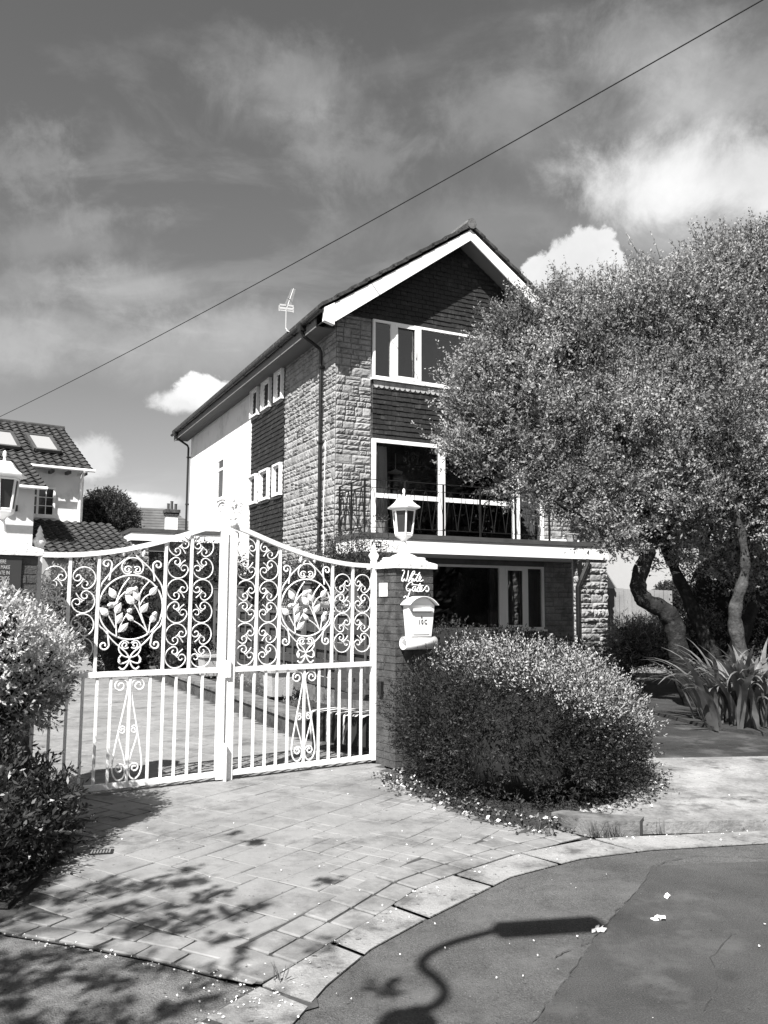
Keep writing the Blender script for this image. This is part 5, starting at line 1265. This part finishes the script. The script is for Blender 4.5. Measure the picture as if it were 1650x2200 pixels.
m = MB(); m.box(-1.24, -.42, -.06, .02, 4.10, 4.14); m.box(-1.24, -.42, -.06, .02, 4.86, 4.92); m.box(-1.24, -1.19, -.06, .02, 4.14, 4.86); m.box(-.48, -.42, -.06, .02, 4.14, 4.86); m.box(-.92, -.86, -.06, .02, 4.14, 4.86); m.box(-1.19, -.92, -.05, .02, 4.62, 4.67)
for z in (4.37, 4.61): m.box(-.86, -.48, -.045, -.03, z, z + .02)
m.box(-.68, -.66, -.045, -.03, 4.14, 4.86); m.box(-1.19, -.92, -.045, -.03, 4.36, 4.38)
f = m.build('window', M['upvc'], nb_, loc=(-.36, 0, 0)); m = MB(); m.box(-1.2, -.46, -.028, -.022, 4.13, 4.87); m.build('pane', M['winglass'], f); m = MB(); m.box(-1.3, -.35, -.10, .0, 4.03, 4.095); m.build('sill', M['upvc'], f)
m = MB(); m.box(-1.2, -.45, -.02, -.015, 4.13, 4.87); m.build('curtain', M['dark'], f)
m = MB(); wavyroof(m, -1.75, .75, -3.4, 2.7, -.02, 3.95); m.build('lean_to_roof', M['rooftile'], nb_)
m = MB(); m.box(-1.75, .7, -3.1, -.1, 0, 2.75); m.build('lean_to', M['rendergrey'], nb_)
m = MB(); m.box(-2.6, -2.35, -2.26, -2.2, 3.95, 4.25); m.box(-2.3, -2.2, -2.28, -2.2, 3.95, 4.1); m.build('alarm_box', M['slabedge'], nb_)
bO = at(310, 1120, 38); br = thing('bungalow', 'low house with plain tiled roof far beyond the garage', 'house', (bO.x, bO.y, 0), R_(20))
m = MB(); m.box(-2.2, 3, 0, 5, 0, 4.6); m.build('wall', M['rendergrey'], br)
m = MB(); 
for k in range(11):
    t0, t1 = k / 11, (k + 1) / 11
    f = lambda t: (-2.4 + .5 * t, 3.2 - 1.9 * t, -.3 + 2.6 * t, 4.6 + 1.65 * t)
    a, b = f(t0), f(t1); m.add([(a[0], a[2], a[3] + .06), (a[1], a[2], a[3] + .06), (b[1], b[2], b[3] + .02), (b[0], b[2], b[3] + .02), (a[0], a[2], a[3]), (a[1], a[2], a[3])], [(0, 1, 2, 3), (4, 5, 1, 0)])
m.add([(3.2, -.3, 4.6), (3.2, 5.3, 4.6), (1.3, 2.3, 6.25)], [(0, 1, 2)]); m.build('roof', M['brickroof'], br)
cO = at(368, 1120, 36); ch = thing('chimney_stack', 'white chimney stack with dark corbelled top and pots beyond the garage', 'chimney', (cO.x, cO.y, 4.2), R_(26))
ch.scale = (.85, .85, .9)
m = MB(); m.box(-.27, .27, -.27, .27, -1.2, 1.38); m.build('stack', M['render'], ch)
m = MB(); m.box(-.33, .33, -.33, .33, 1.383, 1.5); m.box(-.37, .37, -.37, .37, 1.503, 1.66); m.build('corbel', M['brick'], ch)
for k, x in enumerate((-.17, .0, .2)):
    m = MB(); m.lathe([(.09, 0), (.07, .05), (.07, .28 + .12 * (k % 2)), (.09, .3 + .12 * (k % 2))], (x, 0, 1.662), 10); m.build('chimney_pot', M['slabedge'], ch)
rO = at(1310, 1300, 25); rh = thing('rendered_house', 'pale rendered house wall seen behind the tree trunks at the right', 'house', (rO.x, rO.y, 0), R_(12))
m = MB(); m.box(-2, 3.0, 0, 6, 0, 3.9); m.box(3.0, 4.2, .3, 6, 0, 3.6); m.build('wall', M['rendergrey'], rh)
m = MB(); m.hexa([(-2.3, -.3, 3.85), (3.3, -.3, 3.85), (3.3, 6, 3.85), (-2.3, 6, 3.85), (-1.0, 2, 5.5), (2.2, 2, 5.5), (2.2, 4, 5.5), (-1.0, 4, 5.5)]); m.build('roof', M['rooftile'], rh)
m = MB(); stones(m, lambda a, o, z: (a, .29 - o, z), 3.0, 4.2, 0, 3.5, seed=41); m.build('stone_panel', M['stone'], rh)
pf = thing('close_board_fence', 'pale vertical close-boarded fence between stone pier and crooked trunk', 'fence', (*at(1305, 1400, 20)[:2], 0), R_(-4))
m = MB(); x = 0; k = 0
while x < 1.45:
    w_ = rnd.choice([.09, .1, .11]); m.box(x, x + w_, -.03 * (k % 2), .02 - .03 * (k % 2), .1, 2.08 + rnd.uniform(-.006, .006) - .04 * x); x += w_ + .002; k += 1
m.build('boards', M['fencel'], pf); m = MB(); m.box(0, 1.45, .03, .08, .5, .58); m.box(0, 1.45, .03, .08, 1.7, 1.78); m.build('rail', M['fencel'], pf)
# overhead cable
A = at(-150, 965, 34); B = at(1900, -150, 10); pts = []
for i in range(60):
    t = i / 59; p = A.lerp(B, t); p.z -= .32 * 4 * t * (1 - t); pts.append(p)
m = MB(); m.tube([tuple(p) for p in pts], .011, 5, False); tag(m.build('overhead_cable', M['black']), 'single thin black cable crossing the whole sky', 'cable')
# street lamp behind the camera: its shadow lies on the road
k_ = SD.x / -SD.z; ky = SD.y / -SD.z
def over(sx, sy, h): return Vector((sx - k_ * h, sy - ky * h, h))      # the point at height h whose shadow falls on (sx, sy)
hh = 4.6; head0, head1 = over(.58, 4.50, hh), over(1.14, 4.60, hh)
base = over(.13, 3.60, 4.1); lampO = Vector((base.x, base.y, 0))
sl = thing('street_lamp', 'grey street lamp behind the viewer whose shadow falls on the road', 'street lamp', lampO)
m = MB(); m.tube([(0, 0, 0), (0, 0, 1.2), (0, 0, 1.25), (0, 0, 3.98)], [.085, .085, .07, .065], 12); m.lathe([(.065, 0), (.12, .03), (.12, .14), (.06, .22), (.04, .27)], (0, 0, 3.90), 12); m.build('column', M['lampgrey'], sl)
N1 = [over(.24, 3.70, 4.25), over(.28, 3.82, 4.35), over(.24, 3.95, 4.45), over(.175, 4.06, 4.53), over(.20, 4.18, 4.58), over(.33, 4.34, 4.6), head0]
P = [tuple(Vector((base.x, base.y, 4.12)) - lampO)] + [tuple(p - lampO) for p in N1]
for _ in range(2):
    q = [P[0]]
    for a, b in zip(P, P[1:]): q += [tuple(a[i] * .75 + b[i] * .25 for i in range(3)), tuple(a[i] * .25 + b[i] * .75 for i in range(3))]
    P = q + [P[-1]]
m = MB(); m.tube(P, .03, 8); m.build('swan_neck', M['lampgrey'], sl)
m = MB(); d = (head1 - head0); ax = d * .5; ay = d.cross(Vector((0, 0, 1))).normalized() * .076
m.obox((head0 + head1) / 2 - lampO, ax * .96, ay, Vector((0, 0, .05))); m.obox((head0 + head1) / 2 - lampO + ax * .02, ax * 1.02, ay * .75, Vector((0, 0, .035))); m.build('lantern_head', M['lampgrey'], sl)
# tree behind the viewer, throwing dappled shade on the drive
bt = thing('roadside_tree', 'tree behind the viewer throwing dappled shade on the drive', 'tree', (-5.2, -3.0, 0))
m = MB(); m.tube([(0, 0, 0), (.1, 0, 2), (.0, .2, 4), (.4, .3, 6.5)], [.2, .16, .12, .06], 10); m.build('trunk', M['bark'], bt)
Cs = []
BL = [(140,570,90,25),(320,570,60,18),(520,530,90,14),(700,500,120,14),(840,485,40,14),(800,440,30,15),(450,500,60,14),(440,630,60,20),(560,610,60,14),(700,655,35,10),(790,690,35,16),(600,700,80,30),(900,550,50,22),(1100,320,30,15),(1020,285,20,8),(1410,490,35,12),(950,630,120,16),(1080,600,60,16),(760,600,40,10),(180,640,80,12),(60,520,60,20),(220,480,60,12),(1050,790,30,15),(1380,780,40,15),(950,740,60,12),
      (60,820,130,18),(300,800,110,12),(250,890,90,14),(460,930,60,28),(380,900,60,14),(600,830,50,14),(700,860,60,12),(920,890,70,22),(840,1000,70,28),(700,1060,60,25),(60,1000,80,20),(150,1080,80,20),(330,1070,60,14),(500,1010,60,10),(1660,940,50,16),(420,1090,90,14),(60,910,90,12),(-120,700,120,60),(-100,950,160,80),(200,1180,200,50),(600,1180,120,30)]
for (bx0, by0, bw, bh) in BL:
    q = G(bx0 / 2, 1650 + by0 / 2); h = 3.9 + rnd.uniform(-.3, .5); kk = .56 if by0 > 480 else .44; rx = bw * kk * q.y / 1800; ry = bh * kk * q.y * q.y / (1800 * 1.65)
    c = np.array(over(q.x, q.y, h)); n = int(rx * ry * 3.14 * 2.6 / .0022) + 8
    a = rng.uniform(0, 6.28, n); rr = np.sqrt(rng.uniform(0, 1, n)); dz = rng.normal(size=n) * .15
    Cs.append(c + np.stack([rr * np.cos(a) * rx - k_ * dz * 0, rr * np.sin(a) * ry, dz * .3], 1))
for _ in range(3): 
    c = np.array([-5.0 + rng.normal() * 1.2, -3.2 + rng.normal() * 1.2, 7.2]); Cs.append(rng.normal(size=(4000, 3)) * [1.1, 1.0, .9] + c)
C = np.concatenate(Cs); leafmesh('crown', C - np.array([-5.2, -3.0, 0]), rng.normal(size=C.shape), .08, .05, M['leafd'], bt)
bpts = [(.4, .3, 6.4), (1.5, 2.0, 6.9), (2.5, 3.2, 7.1)]
m = MB(); m.tube([(.0, .2, 4.6), (.9, 1.0, 6.2), tuple(over(-1.9, 4.4, 7.2) - Vector((-5.2, -3, 0))), tuple(over(-1.0, 4.65, 7.0) - Vector((-5.2, -3, 0)))], [.08, .06, .035, .012], 8); m.tube([(.9, 1.0, 6.2), tuple(over(-2.2, 4.95, 7.1) - Vector((-5.2, -3, 0))), tuple(over(-1.1, 5.2, 6.9) - Vector((-5.2, -3, 0)))], [.05, .03, .01], 8)
m.build('branch', M['bark'], bt)
# tall conifers across the road, seen only as reflections in the windows
for i, (x, y, h_) in enumerate(((21, 5, 10.5), (25, 2, 12), (29, -1, 11), (33, -4, 13), (38, -6, 12), (19, 9, 9))):
    t = thing('conifer', ['conifer across the side drive out of view, mirrored in the left pane', 'conifer beside the first one, mirrored in the picture window', 'middle conifer of the row right of the viewer', 'tallest conifer of the row right of the viewer', 'farthest conifer of the row right of the viewer', 'shortest conifer of the row right of the viewer'][i], 'tree', (x, y, 0), 0, 'conifers right of the viewer')
    m = MB(); m.tube([(0, 0, 0), (0, 0, h_)], [.25, .03], 8); m.build('trunk', M['bark'], t)
    n = 5000; z = rng.uniform(.0, 1, n); r = (1 - z ** 1.5) * 2.9 * rng.uniform(.4, 1, n) + .1; a = rng.uniform(0, 6.28, n); C = np.stack([r * np.cos(a), r * np.sin(a), z * h_], 1)
    leafmesh('crown', C, np.stack([np.cos(a), np.sin(a), np.full(n, -.3)], 1), .7, .3, M['leafd'], t)
